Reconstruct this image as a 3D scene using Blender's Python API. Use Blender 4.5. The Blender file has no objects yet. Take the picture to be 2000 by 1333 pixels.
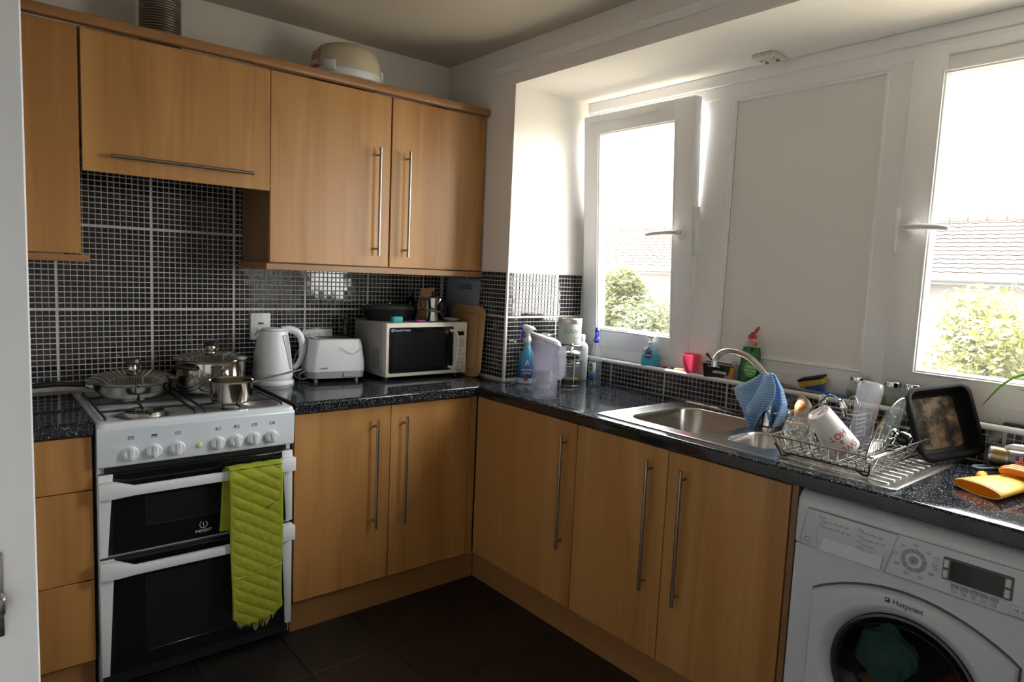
import bpy, bmesh, math, random
from mathutils import Vector, Matrix
R = math.radians
rnd = random.Random(7)
SC = bpy.context.scene
COL = SC.collection

# ---------------------------------------------------------------- camera
cam_d = bpy.data.cameras.new('camera')
cam_d.sensor_width = 36.0
cam_d.lens = 1306.55 * 36.0 / 2000.0
cam_d.clip_start = 0.02
cam_d.clip_end = 300
cam = bpy.data.objects.new('camera', cam_d)
COL.objects.link(cam)
_yaw, _pit, _rol = 0.6943, -0.1022, 0.0440
_f = Vector((math.sin(_yaw) * math.cos(_pit), math.cos(_yaw) * math.cos(_pit), math.sin(_pit)))
_r0 = Vector((math.cos(_yaw), -math.sin(_yaw), 0))
_u0 = _r0.cross(_f)
_r = _r0 * math.cos(_rol) + _u0 * math.sin(_rol)
_u = _u0 * math.cos(_rol) - _r0 * math.sin(_rol)
m = Matrix((( _r.x, _u.x, -_f.x, -1.9707), (_r.y, _u.y, -_f.y, -2.9594), (_r.z, _u.z, -_f.z, 1.4228), (0, 0, 0, 1)))
cam.matrix_world = m
SC.camera = cam

# ---------------------------------------------------------------- sky, sun, exposure
SKY = 13.0
SUN = 38.0
SC.view_settings.view_transform = 'Standard'
SC.view_settings.look = 'None'
SC.view_settings.exposure = 0.78
SC.view_settings.gamma = 1.0
SC.view_settings.use_curve_mapping = False
SC.cycles.transparent_max_bounces = 32
SC.cycles.max_bounces = 14
SC.cycles.diffuse_bounces = 8
SC.cycles.glossy_bounces = 6
SC.cycles.transmission_bounces = 10
SC.cycles.sample_clamp_indirect = 8.0
SC.cycles.caustics_reflective = False
SC.cycles.caustics_refractive = False
world = bpy.data.worlds.new('hazy_sky')
SC.world = world
world.use_nodes = True
bg = world.node_tree.nodes['Background']
bg.inputs[0].default_value = (1.0, 0.985, 0.955, 1)
bg.inputs[1].default_value = SKY
sun_d = bpy.data.lights.new('sun', 'SUN')
sun_d.energy = SUN
sun_d.angle = R(0.6)
sun_d.color = (1.0, 0.95, 0.86)
sun = bpy.data.objects.new('sun', sun_d)
COL.objects.link(sun)
sun.rotation_euler = Vector((-0.14, -0.70, -1.0)).to_track_quat('-Z', 'Y').to_euler()
sun.location = (6, 8, 14)
for nm, y0, y1 in (('window_portal_left', -1.2, -0.6), ('window_portal_right', -3.0, -2.1)):
    ld = bpy.data.lights.new(nm, 'AREA')
    ld.shape = 'RECTANGLE'
    ld.size = y1 - y0
    ld.size_y = 1.12
    ld.energy = 1
    ld.cycles.is_portal = True
    lo = bpy.data.objects.new(nm, ld)
    COL.objects.link(lo)
    lo.rotation_euler = (R(90), 0, R(90))
    lo.location = (0.60, (y0 + y1) / 2, 1.63)

# ---------------------------------------------------------------- materials
MATS = {}
def mat(name, col, rough=0.5, metal=0.0, spec=0.5, emit=None, coat=0.0, sss=0.0):
    if name in MATS:
        return MATS[name]
    m = bpy.data.materials.new(name)
    m.use_nodes = True
    b = m.node_tree.nodes['Principled BSDF']
    b.inputs['Base Color'].default_value = (*col, 1)
    b.inputs['Roughness'].default_value = rough
    b.inputs['Metallic'].default_value = metal
    b.inputs['Specular IOR Level'].default_value = spec
    b.inputs['Coat Weight'].default_value = coat
    MATS[name] = m
    return m
def nodes(m):
    return m.node_tree.nodes, m.node_tree.links, m.node_tree.nodes['Principled BSDF']
def ramp(n, stops, interp='LINEAR'):
    r = n.new('ShaderNodeValToRGB')
    r.color_ramp.interpolation = interp
    e = r.color_ramp.elements
    while len(e) < len(stops):
        e.new(0.5)
    for k, (p, c) in enumerate(stops):
        e[k].position = p
        e[k].color = (*c, 1)
    return r
def noisy(name, stops, scale=(4, 4, 4), rough=0.5, metal=0.0, detail=4, bump=0.0, coord='Object', nrough=0.55, spec=0.5, dist=0.0):
    m = mat(name, stops[0][1], rough, metal, spec)
    n, l, b = nodes(m)
    tc = n.new('ShaderNodeTexCoord'); mp = n.new('ShaderNodeMapping'); nz = n.new('ShaderNodeTexNoise')
    mp.inputs['Scale'].default_value = scale
    nz.inputs['Scale'].default_value = 1.0
    nz.inputs['Detail'].default_value = detail
    nz.inputs['Roughness'].default_value = nrough
    nz.inputs['Distortion'].default_value = dist
    l.new(tc.outputs[coord], mp.inputs[0]); l.new(mp.outputs[0], nz.inputs['Vector'])
    r = ramp(n, stops)
    l.new(nz.outputs['Fac'], r.inputs[0]); l.new(r.outputs[0], b.inputs['Base Color'])
    if bump:
        bp = n.new('ShaderNodeBump'); bp.inputs['Strength'].default_value = bump; bp.inputs['Distance'].default_value = 0.002
        l.new(nz.outputs['Fac'], bp.inputs['Height']); l.new(bp.outputs[0], b.inputs['Normal'])
    return m
def thin_glass(name, tint=(0.93, 0.96, 0.96), rough=0.02, ior=1.45, body=0.0, bodycol=(0.8, 0.8, 0.8)):
    """single-wall clear stuff: transparent, mirror by fresnel, a little milky body"""
    m = bpy.data.materials.new(name); m.use_nodes = True
    n, l = m.node_tree.nodes, m.node_tree.links
    n.remove(n['Principled BSDF'])
    out = n['Material Output']
    tr = n.new('ShaderNodeBsdfTransparent'); tr.inputs[0].default_value = (*tint, 1)
    gl = n.new('ShaderNodeBsdfGlossy'); gl.inputs['Roughness'].default_value = rough
    lw = n.new('ShaderNodeLayerWeight'); lw.inputs[0].default_value = 0.5
    pw = n.new('ShaderNodeMath'); pw.operation = 'POWER'; pw.inputs[1].default_value = 3.0
    fr = n.new('ShaderNodeMath'); fr.operation = 'MULTIPLY_ADD'; fr.inputs[1].default_value = 0.85
    fr.inputs[2].default_value = ((ior - 1) / (ior + 1)) ** 2
    l.new(lw.outputs['Facing'], pw.inputs[0]); l.new(pw.outputs[0], fr.inputs[0])
    mx = n.new('ShaderNodeMixShader')
    l.new(fr.outputs[0], mx.inputs[0]); l.new(gl.outputs[0], mx.inputs[2])
    if body:
        df = n.new('ShaderNodeBsdfDiffuse'); df.inputs[0].default_value = (*bodycol, 1)
        tl = n.new('ShaderNodeBsdfTranslucent'); tl.inputs[0].default_value = (*bodycol, 1)
        m2 = n.new('ShaderNodeMixShader'); m2.inputs[0].default_value = 0.5
        l.new(df.outputs[0], m2.inputs[1]); l.new(tl.outputs[0], m2.inputs[2])
        m1 = n.new('ShaderNodeMixShader'); m1.inputs[0].default_value = body
        l.new(tr.outputs[0], m1.inputs[1]); l.new(m2.outputs[0], m1.inputs[2]); l.new(m1.outputs[0], mx.inputs[1])
    else:
        l.new(tr.outputs[0], mx.inputs[1])
    l.new(mx.outputs[0], out.inputs[0])
    MATS[name] = m
    return m
def plastic_translucent(name, col, tl=0.5, rough=0.3):
    m = bpy.data.materials.new(name); m.use_nodes = True
    n, l = m.node_tree.nodes, m.node_tree.links
    b = n['Principled BSDF']; b.inputs['Base Color'].default_value = (*col, 1); b.inputs['Roughness'].default_value = rough
    t = n.new('ShaderNodeBsdfTranslucent'); t.inputs[0].default_value = (*col, 1)
    x = n.new('ShaderNodeMixShader'); x.inputs[0].default_value = tl
    l.new(b.outputs[0], x.inputs[1]); l.new(t.outputs[0], x.inputs[2]); l.new(x.outputs[0], n['Material Output'].inputs[0])
    MATS[name] = m
    return m

def wood(name, lo, mid, hi, axis='z', rough=0.36):
    m = mat(name, mid, rough)
    n, l, b = nodes(m)
    tc = n.new('ShaderNodeTexCoord'); oi = n.new('ShaderNodeObjectInfo')
    add = n.new('ShaderNodeVectorMath'); add.operation = 'ADD'
    mul = n.new('ShaderNodeMath'); mul.operation = 'MULTIPLY'; mul.inputs[1].default_value = 7.3
    l.new(oi.outputs['Random'], mul.inputs[0])
    l.new(tc.outputs['Object'], add.inputs[0]); l.new(mul.outputs[0], add.inputs[1])
    def nz(sc, det, dis):
        mp = n.new('ShaderNodeMapping'); z = n.new('ShaderNodeTexNoise')
        s = list(sc)
        if axis == 'x': s = [sc[2], sc[1], sc[0]]
        if axis == 'y': s = [sc[0], sc[2], sc[1]]
        mp.inputs['Scale'].default_value = s
        z.inputs['Scale'].default_value = 1; z.inputs['Detail'].default_value = det; z.inputs['Distortion'].default_value = dis
        l.new(add.outputs[0], mp.inputs[0]); l.new(mp.outputs[0], z.inputs['Vector'])
        return z
    a = nz((6.5, 6.5, 0.55), 3, 1.2)
    c = nz((90, 90, 2.2), 4, 0.2)
    mx = n.new('ShaderNodeMix'); mx.data_type = 'FLOAT'; mx.inputs[0].default_value = 0.22
    l.new(a.outputs['Fac'], mx.inputs[2]); l.new(c.outputs['Fac'], mx.inputs[3])
    r = ramp(n, [(0.34, lo), (0.5, mid), (0.66, hi)])
    l.new(mx.outputs[0], r.inputs[0]); l.new(r.outputs[0], b.inputs['Base Color'])
    return m
WOOD = wood('beech_door', (0.34, 0.158, 0.045), (0.42, 0.210, 0.066), (0.48, 0.258, 0.090))
WOODX = wood('beech_trim', (0.26, 0.125, 0.045), (0.30, 0.148, 0.055), (0.34, 0.17, 0.066), 'x')
WOODY = wood('beech_trim_side', (0.26, 0.125, 0.045), (0.30, 0.148, 0.055), (0.34, 0.17, 0.066), 'y')
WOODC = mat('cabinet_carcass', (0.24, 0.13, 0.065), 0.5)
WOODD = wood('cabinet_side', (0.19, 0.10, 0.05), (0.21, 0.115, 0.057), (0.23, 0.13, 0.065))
PAINT = noisy('wall_paint', [(0.3, (0.79, 0.775, 0.75)), (0.7, (0.82, 0.805, 0.78))], (3, 3, 3), 0.75, bump=0.05)
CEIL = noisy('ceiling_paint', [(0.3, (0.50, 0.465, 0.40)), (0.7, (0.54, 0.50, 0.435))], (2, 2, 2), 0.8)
GROUT = noisy('tile_grout', [(0.3, (0.52, 0.50, 0.47)), (0.7, (0.62, 0.60, 0.57))], (30, 30, 30), 0.8)
UPVC = mat('white_upvc', (0.84, 0.845, 0.85), 0.28)
UPVCP = mat('white_infill_panel', (0.78, 0.77, 0.755), 0.4)
WHITE = mat('white_enamel', (0.61, 0.665, 0.73), 0.22)
WHITEP = mat('white_plastic', (0.66, 0.69, 0.725), 0.35)
OFFW = mat('cream_plastic', (0.66, 0.63, 0.53), 0.38)
BLACK = mat('black_plastic', (0.012, 0.012, 0.013), 0.35)
BLACKG = mat('black_gloss', (0.006, 0.006, 0.007), 0.06)
IRON = mat('black_enamel_wire', (0.01, 0.01, 0.011), 0.45)
STEEL = mat('brushed_steel', (0.55, 0.53, 0.50), 0.28, 1.0)
POLISH = mat('polished_steel', (0.66, 0.62, 0.55), 0.11, 1.0)
CHROME = mat('chrome', (0.72, 0.71, 0.70), 0.07, 1.0)
HANDLE = mat('satin_handle', (0.34, 0.31, 0.275), 0.3, 1.0)
GREY = mat('grey_plastic', (0.32, 0.33, 0.34), 0.4)
LGREY = mat('light_grey_plastic', (0.55, 0.55, 0.56), 0.4)
INK = mat('dark_ink', (0.05, 0.055, 0.06), 0.5)
INKG = mat('grey_ink', (0.28, 0.29, 0.31), 0.5)
RED = mat('red_plastic', (0.55, 0.02, 0.025), 0.3)
REDINK = mat('red_ink', (0.55, 0.07, 0.12), 0.45)
WINK = mat('white_ink', (0.85, 0.85, 0.85), 0.5)
PANE = thin_glass('window_glass', (0.97, 0.98, 0.98), 0.0, 1.3, 0.012, (0.9, 0.92, 0.9))
GLASS = thin_glass('clear_glass', (0.945, 0.955, 0.95), 0.02, 1.5, 0.035, (0.75, 0.78, 0.77))
CLEAR = thin_glass('clear_plastic', (0.88, 0.88, 0.92), 0.08, 1.4, 0.14, (0.75, 0.74, 0.82))

# black speckled laminate
def worktop_mat():
    m = mat('black_speckled_worktop', (0.007, 0.008, 0.011), 0.09, 0, 0.5)
    n, l, b = nodes(m)
    tc = n.new('ShaderNodeTexCoord')
    cur = None
    for sc, thr, c in ((330, 0.16, (0.30, 0.32, 0.36)), (130, 0.10, (0.5, 0.5, 0.48)), (520, 0.24, (0.022, 0.03, 0.05))):
        v = n.new('ShaderNodeTexVoronoi'); v.inputs['Scale'].default_value = sc
        l.new(tc.outputs['Object'], v.inputs['Vector'])
        # only some cells sparkle
        sep = n.new('ShaderNodeSeparateColor'); l.new(v.outputs['Color'], sep.inputs[0])
        lt = n.new('ShaderNodeMath'); lt.operation = 'LESS_THAN'; lt.inputs[1].default_value = thr * 2.2
        l.new(v.outputs['Distance'], lt.inputs[0])
        lt2 = n.new('ShaderNodeMath'); lt2.operation = 'LESS_THAN'; lt2.inputs[1].default_value = 0.27
        l.new(sep.outputs[0], lt2.inputs[0])
        mu = n.new('ShaderNodeMath'); mu.operation = 'MULTIPLY'
        l.new(lt.outputs[0], mu.inputs[0]); l.new(lt2.outputs[0], mu.inputs[1])
        mx = n.new('ShaderNodeMix'); mx.data_type = 'RGBA'
        l.new(mu.outputs[0], mx.inputs[0])
        if cur is None:
            mx.inputs[6].default_value = (0.007, 0.008, 0.011, 1)
        else:
            l.new(cur, mx.inputs[6])
        mx.inputs[7].default_value = (*c, 1)
        cur = mx.outputs[2]
    l.new(cur, b.inputs['Base Color'])
    return m
WORKTOP = worktop_mat()

def tile_mat(name, by_obj):
    m = mat(name, (0.012, 0.012, 0.014), 0.07, 0, 0.6)
    n, l, b = nodes(m)
    if by_obj:
        oi = n.new('ShaderNodeObjectInfo'); src = oi.outputs['Random']
    else:
        g = n.new('ShaderNodeNewGeometry'); src = g.outputs['Random Per Island']
    r = ramp(n, [(0.0, (0.008, 0.008, 0.010)), (0.4, (0.014, 0.013, 0.014)), (0.7, (0.02, 0.017, 0.016)), (0.86, (0.014, 0.016, 0.026)), (0.95, (0.035, 0.02, 0.017))])
    l.new(src, r.inputs[0]); l.new(r.outputs[0], b.inputs['Base Color'])
    return m
TILE = tile_mat('black_mosaic_tile', True)
TILES = tile_mat('black_mosaic_tiles_far', False)

# ---------------------------------------------------------------- mesh builder
class B:
    def __init__(s):
        s.bm = bmesh.new()
    def _add(s, b2, M=None):
        if M is not None:
            bmesh.ops.transform(b2, matrix=M, verts=b2.verts)
        me = bpy.data.meshes.new('tmp'); b2.to_mesh(me); b2.free()
        s.bm.from_mesh(me); bpy.data.meshes.remove(me)
        return s
    def box(s, x0, y0, z0, x1, y1, z1, bev=0, seg=2, M=None):
        b = bmesh.new()
        bmesh.ops.create_cube(b, size=1)
        for v in b.verts:
            v.co = Vector(((x0 + x1) / 2 + v.co.x * (x1 - x0), (y0 + y1) / 2 + v.co.y * (y1 - y0), (z0 + z1) / 2 + v.co.z * (z1 - z0)))
        if bev:
            bmesh.ops.bevel(b, geom=b.edges[:], offset=bev, segments=seg, profile=0.5, affect='EDGES')
        return s._add(b, M)
    def cyl(s, p0, p1, r0, r1=None, n=24, caps=True):
        p0, p1 = Vector(p0), Vector(p1)
        if r1 is None: r1 = r0
        d = p1 - p0
        b = bmesh.new()
        bmesh.ops.create_cone(b, cap_ends=caps, segments=n, radius1=r0, radius2=r1, depth=d.length)
        M = Matrix.Translation((p0 + p1) / 2) @ d.to_track_quat('Z', 'Y').to_matrix().to_4x4()
        return s._add(b, M)
    def ball(s, c, r, sx=1, sy=1, sz=1, n=16):
        b = bmesh.new()
        bmesh.ops.create_uvsphere(b, u_segments=n, v_segments=n // 2, radius=r)
        return s._add(b, Matrix.Translation(c) @ Matrix.Diagonal((sx, sy, sz, 1)))
    def tube(s, pts, r, n=8, closed=False, caps=True, flat=1.0):
        pts = [Vector(p) for p in pts]
        N = len(pts)
        rr = r if isinstance(r, (list, tuple)) else [r] * N
        rings = []
        up = None
        for i, p in enumerate(pts):
            if closed:
                t = (pts[(i + 1) % N] - pts[i - 1]).normalized()
            else:
                t = (pts[min(i + 1, N - 1)] - pts[max(i - 1, 0)]).normalized()
            if up is None:
                up = Vector((0, 0, 1)) if abs(t.z) < 0.9 else Vector((1, 0, 0))
            up = (up - t * up.dot(t))
            if up.length < 1e-6: up = t.orthogonal()
            up.normalize()
            sd = t.cross(up)
            rings.append([s.bm.verts.new(p + (up * math.cos(2 * math.pi * k / n) * flat + sd * math.sin(2 * math.pi * k / n)) * rr[i]) for k in range(n)])
        for i in range(N if closed else N - 1):
            a, b = rings[i], rings[(i + 1) % N]
            for k in range(n):
                s.bm.faces.new((a[k], a[(k + 1) % n], b[(k + 1) % n], b[k]))
        if caps and not closed:
            s.bm.faces.new(rings[0][::-1]); s.bm.faces.new(rings[-1])
        return s
    def lathe(s, prof, n=32, c=(0, 0, 0), M=None, sx=1, sy=1):
        """prof: (r, z) list from bottom to top; r=0 ends close"""
        b = bmesh.new()
        rings = []
        for r, z in prof:
            if r <= 1e-6:
                rings.append([b.verts.new((c[0], c[1], c[2] + z))])
            else:
                rings.append([b.verts.new((c[0] + sx * r * math.cos(2 * math.pi * k / n), c[1] + sy * r * math.sin(2 * math.pi * k / n), c[2] + z)) for k in range(n)])
        for a, d in zip(rings, rings[1:]):
            for k in range(n):
                k2 = (k + 1) % n
                if len(a) == 1 and len(d) == 1: continue
                if len(a) == 1: b.faces.new((a[0], d[k2], d[k]))
                elif len(d) == 1: b.faces.new((a[k], a[k2], d[0]))
                else: b.faces.new((a[k], a[k2], d[k2], d[k]))
        bmesh.ops.recalc_face_normals(b, faces=b.faces)
        return s._add(b, M)
    def loft(s, loops, cap0=True, cap1=True, M=None):
        b = bmesh.new()
        rs = [[b.verts.new(p) for p in L] for L in loops]
        n = len(rs[0])
        for a, d in zip(rs, rs[1:]):
            for k in range(n):
                b.faces.new((a[k], a[(k + 1) % n], d[(k + 1) % n], d[k]))
        if cap0: b.faces.new(rs[0][::-1])
        if cap1: b.faces.new(rs[-1])
        bmesh.ops.recalc_face_normals(b, faces=b.faces)
        return s._add(b, M)
    def prism(s, poly, axis, a, b_, bev=0, M=None):
        """extrude a 2D polygon along axis from a to b_"""
        def P(p, t):
            return {'x': (t, p[0], p[1]), 'y': (p[0], t, p[1]), 'z': (p[0], p[1], t)}[axis]
        b = bmesh.new()
        f0 = [b.verts.new(P(p, a)) for p in poly]
        f1 = [b.verts.new(P(p, b_)) for p in poly]
        n = len(poly)
        b.faces.new(f0); b.faces.new(f1[::-1])
        for k in range(n):
            b.faces.new((f0[k], f1[k], f1[(k + 1) % n], f0[(k + 1) % n]))
        bmesh.ops.recalc_face_normals(b, faces=b.faces)
        if bev:
            bmesh.ops.bevel(b, geom=b.edges[:], offset=bev, segments=2, profile=0.5, affect='EDGES')
        return s._add(b, M)
    def plate(s, outer, holes, z, M=None):
        """flat face with holes, all loops in xy at height z"""
        b = bmesh.new()
        for L in [outer] + holes:
            vs = [b.verts.new((p[0], p[1], z)) for p in L]
            for k in range(len(vs)):
                b.edges.new((vs[k], vs[(k + 1) % len(vs)]))
        bmesh.ops.triangle_fill(b, use_beauty=True, use_dissolve=False, edges=b.edges[:], normal=(0, 0, 1))
        return s._add(b, M)
    def grid(s, fn, nu, nv, uv=True, closed_u=False):
        vs = [[s.bm.verts.new(fn(i / nu, j / nv)) for j in range(nv + 1)] for i in range(nu + (0 if closed_u else 1))]
        lay = s.bm.loops.layers.uv.verify() if uv else None
        for i in range(nu):
            for j in range(nv):
                i2 = (i + 1) % len(vs)
                f = s.bm.faces.new((vs[i][j], vs[i2][j], vs[i2][j + 1], vs[i][j + 1]))
                if lay:
                    for lp, (a, c) in zip(f.loops, ((i, j), (i + 1, j), (i + 1, j + 1), (i, j + 1))):
                        lp[lay].uv = (a / nu, c / nv)
        return s
    def build(s, name, m, parent=None, smooth=True, angle=38, solid=0, sub=0, loc=None, recalc=False):
        if recalc:
            bmesh.ops.recalc_face_normals(s.bm, faces=s.bm.faces)
        me = bpy.data.meshes.new(name)
        s.bm.to_mesh(me); s.bm.free()
        me.materials.append(m)
        if smooth:
            me.shade_smooth()
            me.set_sharp_from_angle(angle=R(angle))
        o = bpy.data.objects.new(name, me)
        COL.objects.link(o)
        if parent is not None: o.parent = parent
        if loc is not None: o.location = loc
        if solid:
            md = o.modifiers.new('thickness', 'SOLIDIFY'); md.thickness = solid; md.offset = 0
        if sub:
            md = o.modifiers.new('smooth', 'SUBSURF'); md.levels = sub; md.render_levels = sub
        return o

def rrect(x0, y0, x1, y1, r, n=5):
    out = []
    for cx, cy, a0 in ((x1 - r, y1 - r, 0), (x0 + r, y1 - r, 90), (x0 + r, y0 + r, 180), (x1 - r, y0 + r, 270)):
        for k in range(n + 1):
            a = R(a0 + 90 * k / n)
            out.append((cx + r * math.cos(a), cy + r * math.sin(a)))
    return out
def z3(loop, z): return [(p[0], p[1], z) for p in loop]
def circ(cx, cy, r, n=32): return [(cx + r * math.cos(2 * math.pi * k / n), cy + r * math.sin(2 * math.pi * k / n)) for k in range(n)]
def smooth_path(pts, k=6):
    """Catmull-Rom through points"""
    P = [Vector(p) for p in pts]
    P = [P[0] * 2 - P[1]] + P + [P[-1] * 2 - P[-2]]
    out = []
    for i in range(1, len(P) - 2):
        for j in range(k):
            t = j / k
            a, b, c, d = P[i - 1], P[i], P[i + 1], P[i + 2]
            out.append(0.5 * ((2 * b) + (c - a) * t + (2 * a - 5 * b + 4 * c - d) * t * t + (3 * b - a - 3 * c + d) * t ** 3))
    out.append(P[-2])
    return out
def thing(name, label, cat, loc=(0, 0, 0), rz=0, group=None):
    o = bpy.data.objects.new(name, None)
    COL.objects.link(o)
    o.empty_display_size = 0.05
    o.location = loc
    o.rotation_euler = (0, 0, R(rz))
    o['label'] = label; o['category'] = cat
    if group: o['group'] = group
    return o
def tag(o, label, cat, group=None):
    o['label'] = label; o['category'] = cat
    if group: o['group'] = group
    return o
def struct(o):
    o['kind'] = 'structure'
    return o
def sempty(name):
    o = bpy.data.objects.new(name, None); COL.objects.link(o); o['kind'] = 'structure'
    return o
def text(parent, s, size, loc, m, rot=(90, 0, 0), bend=0, align='CENTER', name='lettering', depth=0.0004, shear=0, sx=1.0, taper=None):
    cu = bpy.data.curves.new('t', 'FONT')
    cu.body = s; cu.size = size; cu.align_x = align; cu.align_y = 'CENTER'; cu.extrude = depth; cu.shear = shear
    cu.resolution_u = 3
    t = bpy.data.objects.new('t', cu); COL.objects.link(t)
    bpy.context.view_layer.update()
    me = bpy.data.meshes.new_from_object(t.evaluated_get(bpy.context.evaluated_depsgraph_get()))
    bpy.data.objects.remove(t); bpy.data.curves.remove(cu)
    for v in me.vertices:
        v.co.x *= sx
        if bend:
            a = v.co.x / bend
            v.co.x, v.co.z = bend * math.sin(a), v.co.z - bend * (1 - math.cos(a))
    me.materials.clear(); me.materials.append(m)
    o = bpy.data.objects.new(name, me); COL.objects.link(o)
    o.parent = parent; o.location = loc; o.rotation_euler = [R(a) for a in rot]
    return o

# ================================================================ room shell
CAMP = Vector((-1.9707, -2.9594, 1.4228))
H = 2.445
XL, YF = -2.06, -4.2
YR = -0.5418          # reveal of the window recess
YE = -3.10            # far end of the recess
ZS = 2.27             # soffit

fl = sempty('floor')
B().box(XL, YF, -0.10, 0.56, 0.0, -0.004).build('subfloor', mat('dark_floor_joint', (0.008, 0.008, 0.008), 0.8), fl, smooth=False)
FLOORM = noisy('dark_vinyl', [(0.25, (0.006, 0.005, 0.004)), (0.55, (0.012, 0.0095, 0.0075)), (0.8, (0.020, 0.016, 0.012))], (9, 9, 9), 0.45, detail=8, bump=0.12, coord='Object')
b = B(); b.box(-0.1515, -0.1515, -0.004, 0.1515, 0.1515, 0.0, 0.0008, 1)
t0 = b.build('tile', FLOORM, fl, smooth=False)
first = True
for i in range(7):
    for j in range(14):
        x, y = -0.30 - 0.305 * i, -0.70 - 0.305 * j + 0.30
        if x < XL + 0.1 or y < YF + 0.1: continue
        if first: o = t0; first = False
        else:
            o = t0.copy(); COL.objects.link(o)
        o.location = (x, y, 0); o.rotation_euler = (0, 0, R(90 * ((i * 3 + j * 5) % 4)))

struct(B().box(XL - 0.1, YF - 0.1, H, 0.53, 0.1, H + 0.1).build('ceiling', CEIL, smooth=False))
wb = sempty('wall_back')
B().box(XL - 0.1, 0.0, -0.1, 0.56, 0.1, H).build('plaster', PAINT, wb, smooth=False)
struct(B().box(XL - 0.1, YF, -0.1, XL, 0.0, H).build('wall_left', PAINT, smooth=False))
struct(B().box(XL, YF - 0.1, -0.1, 0.53, YF, H).build('wall_front', PAINT, smooth=False))
wr = sempty('wall_right')
(B().box(0.0, YR, -0.1, 0.53, 0.0, H).box(0.0, YE, ZS, 0.53, YR, H).box(0.0, YF, -0.1, 0.53, YE, H)
 .build('plaster', PAINT, wr, smooth=False))
wu = sempty('wall_recess')
B().box(0.43, YE, -0.1, 0.53, YR, 1.022).build('plaster', GROUT, wu, smooth=False)
# plastic trunking along the beam
struct(B().box(-0.016, YF, 2.327, 0.0, -0.40, 2.362, 0.003, 1).build('trim_1', UPVC, smooth=False))
# corner trim between pillar tiles and reveal tiles
struct(B().box(-0.006, YR - 0.006, 0.912, 0.006, YR + 0.007, 1.42, 0.004, 2).build('trim_2', UPVC))
# rounded front edge of the tiled ledge
struct(B().cyl((0.432, YE, 1.020), (0.432, YR, 1.020), 0.0105, n=16).build('trim_3', UPVC))

# ---------------------------------------------------------------- mosaic
def tile_mesh():
    b = bmesh.new(); h, c, t = 0.0085, 0.0075, 0.0028
    lo = [b.verts.new((x * h, y * h, 0)) for x, y in ((-1, -1), (1, -1), (1, 1), (-1, 1))]
    mi = [b.verts.new((x * h, y * h, t - 0.001)) for x, y in ((-1, -1), (1, -1), (1, 1), (-1, 1))]
    hi = [b.verts.new((x * c, y * c, t)) for x, y in ((-1, -1), (1, -1), (1, 1), (-1, 1))]
    for a, d in ((lo, mi), (mi, hi)):
        for k in range(4):
            b.faces.new((a[k], a[(k + 1) % 4], d[(k + 1) % 4], d[k]))
    b.faces.new(hi)
    me = bpy.data.meshes.new('tile'); b.to_mesh(me); b.free()
    return me
TM = tile_mesh(); TM.materials.append(TILE)
PITCH, PER = 0.02047, 0.3139
def cells(seam, lo, hi):
    out = []
    k0 = math.floor((lo - seam) / PER) - 1
    for k in range(k0, k0 + 30):
        for i in range(15):
            c = seam + k * PER + 0.0035 + PITCH * (i + 0.5)
            if lo + 0.006 < c < hi - 0.004: out.append(c)
    return out
def mosaic(parent, frame, cu, cv, keep=None, limit=300, seen=None):
    """frame(u, v) -> Matrix whose z axis leaves the wall"""
    L = []
    for u in cu:
        for v in cv:
            if keep and not keep(u, v): continue
            M = frame(u, v)
            p = M.translation
            d = CAMP - p
            w = abs(d.normalized().dot(M.to_3x3().col[2])) / d.length_squared
            if seen and not seen(u, v): w *= 0.01
            L.append((w, M))
    L.sort(key=lambda q: -q[0])
    for w, M in L[:limit]:
        o = bpy.data.objects.new('tile', TM); COL.objects.link(o); o.parent = parent
        J = Matrix.Rotation(R(rnd.uniform(-0.4, 0.4)), 4, 'X') @ Matrix.Rotation(R(rnd.uniform(-0.4, 0.4)), 4, 'Y')
        o.matrix_world = M @ J
    rest = L[limit:]
    if rest:
        vs, fs = [], []
        base = [v.co.copy() for v in TM.vertices]; pf = [tuple(p.vertices) for p in TM.polygons]
        for w, M in rest:
            k = len(vs)
            J = M @ Matrix.Rotation(R(rnd.uniform(-0.4, 0.4)), 4, 'X') @ Matrix.Rotation(R(rnd.uniform(-0.4, 0.4)), 4, 'Y')
            vs += [J @ c for c in base]; fs += [tuple(i + k for i in f) for f in pf]
        me = bpy.data.meshes.new('mosaic_tiles'); me.from_pydata(vs, [], fs); me.materials.append(TILES)
        o = bpy.data.objects.new('mosaic_tiles', me); COL.objects.link(o); o.parent = parent; o['kind'] = 'stuff'
ZSEAM = 1.2145
# back wall
B().box(XL, -0.004, 0.90, -0.0, 0.0, 1.42).box(-1.70, -0.004, 1.42, -1.0, 0.0, 1.80).build('grout', GROUT, wb, smooth=False)
def fb(u, v): return Matrix(((1, 0, 0, u), (0, 0, -1, -0.004), (0, 1, 0, v), (0, 0, 0, 1)))
mosaic(wb, fb, cells(-1.377, -1.95, -0.012), cells(ZSEAM, 0.912, 1.79), lambda u, v: v < 1.41 or -1.66 < u < -1.02,
       seen=lambda u, v: u > -1.84 and not (v < 1.02 and u < -1.05) and v < 1.70)
# pillar side
B().box(-0.004, YR, 0.90, 0.0, 0.0, 1.417).build('grout', GROUT, wr, smooth=False)
def fp(u, v): return Matrix(((0, 0, -1, -0.004), (-1, 0, 0, u), (0, 1, 0, v), (0, 0, 0, 1)))
mosaic(wr, fp, cells(-0.5385 - 0.0005, YR + 0.003, -0.012), cells(ZSEAM, 0.912, 1.418), seen=lambda u, v: u < -0.33)
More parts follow.
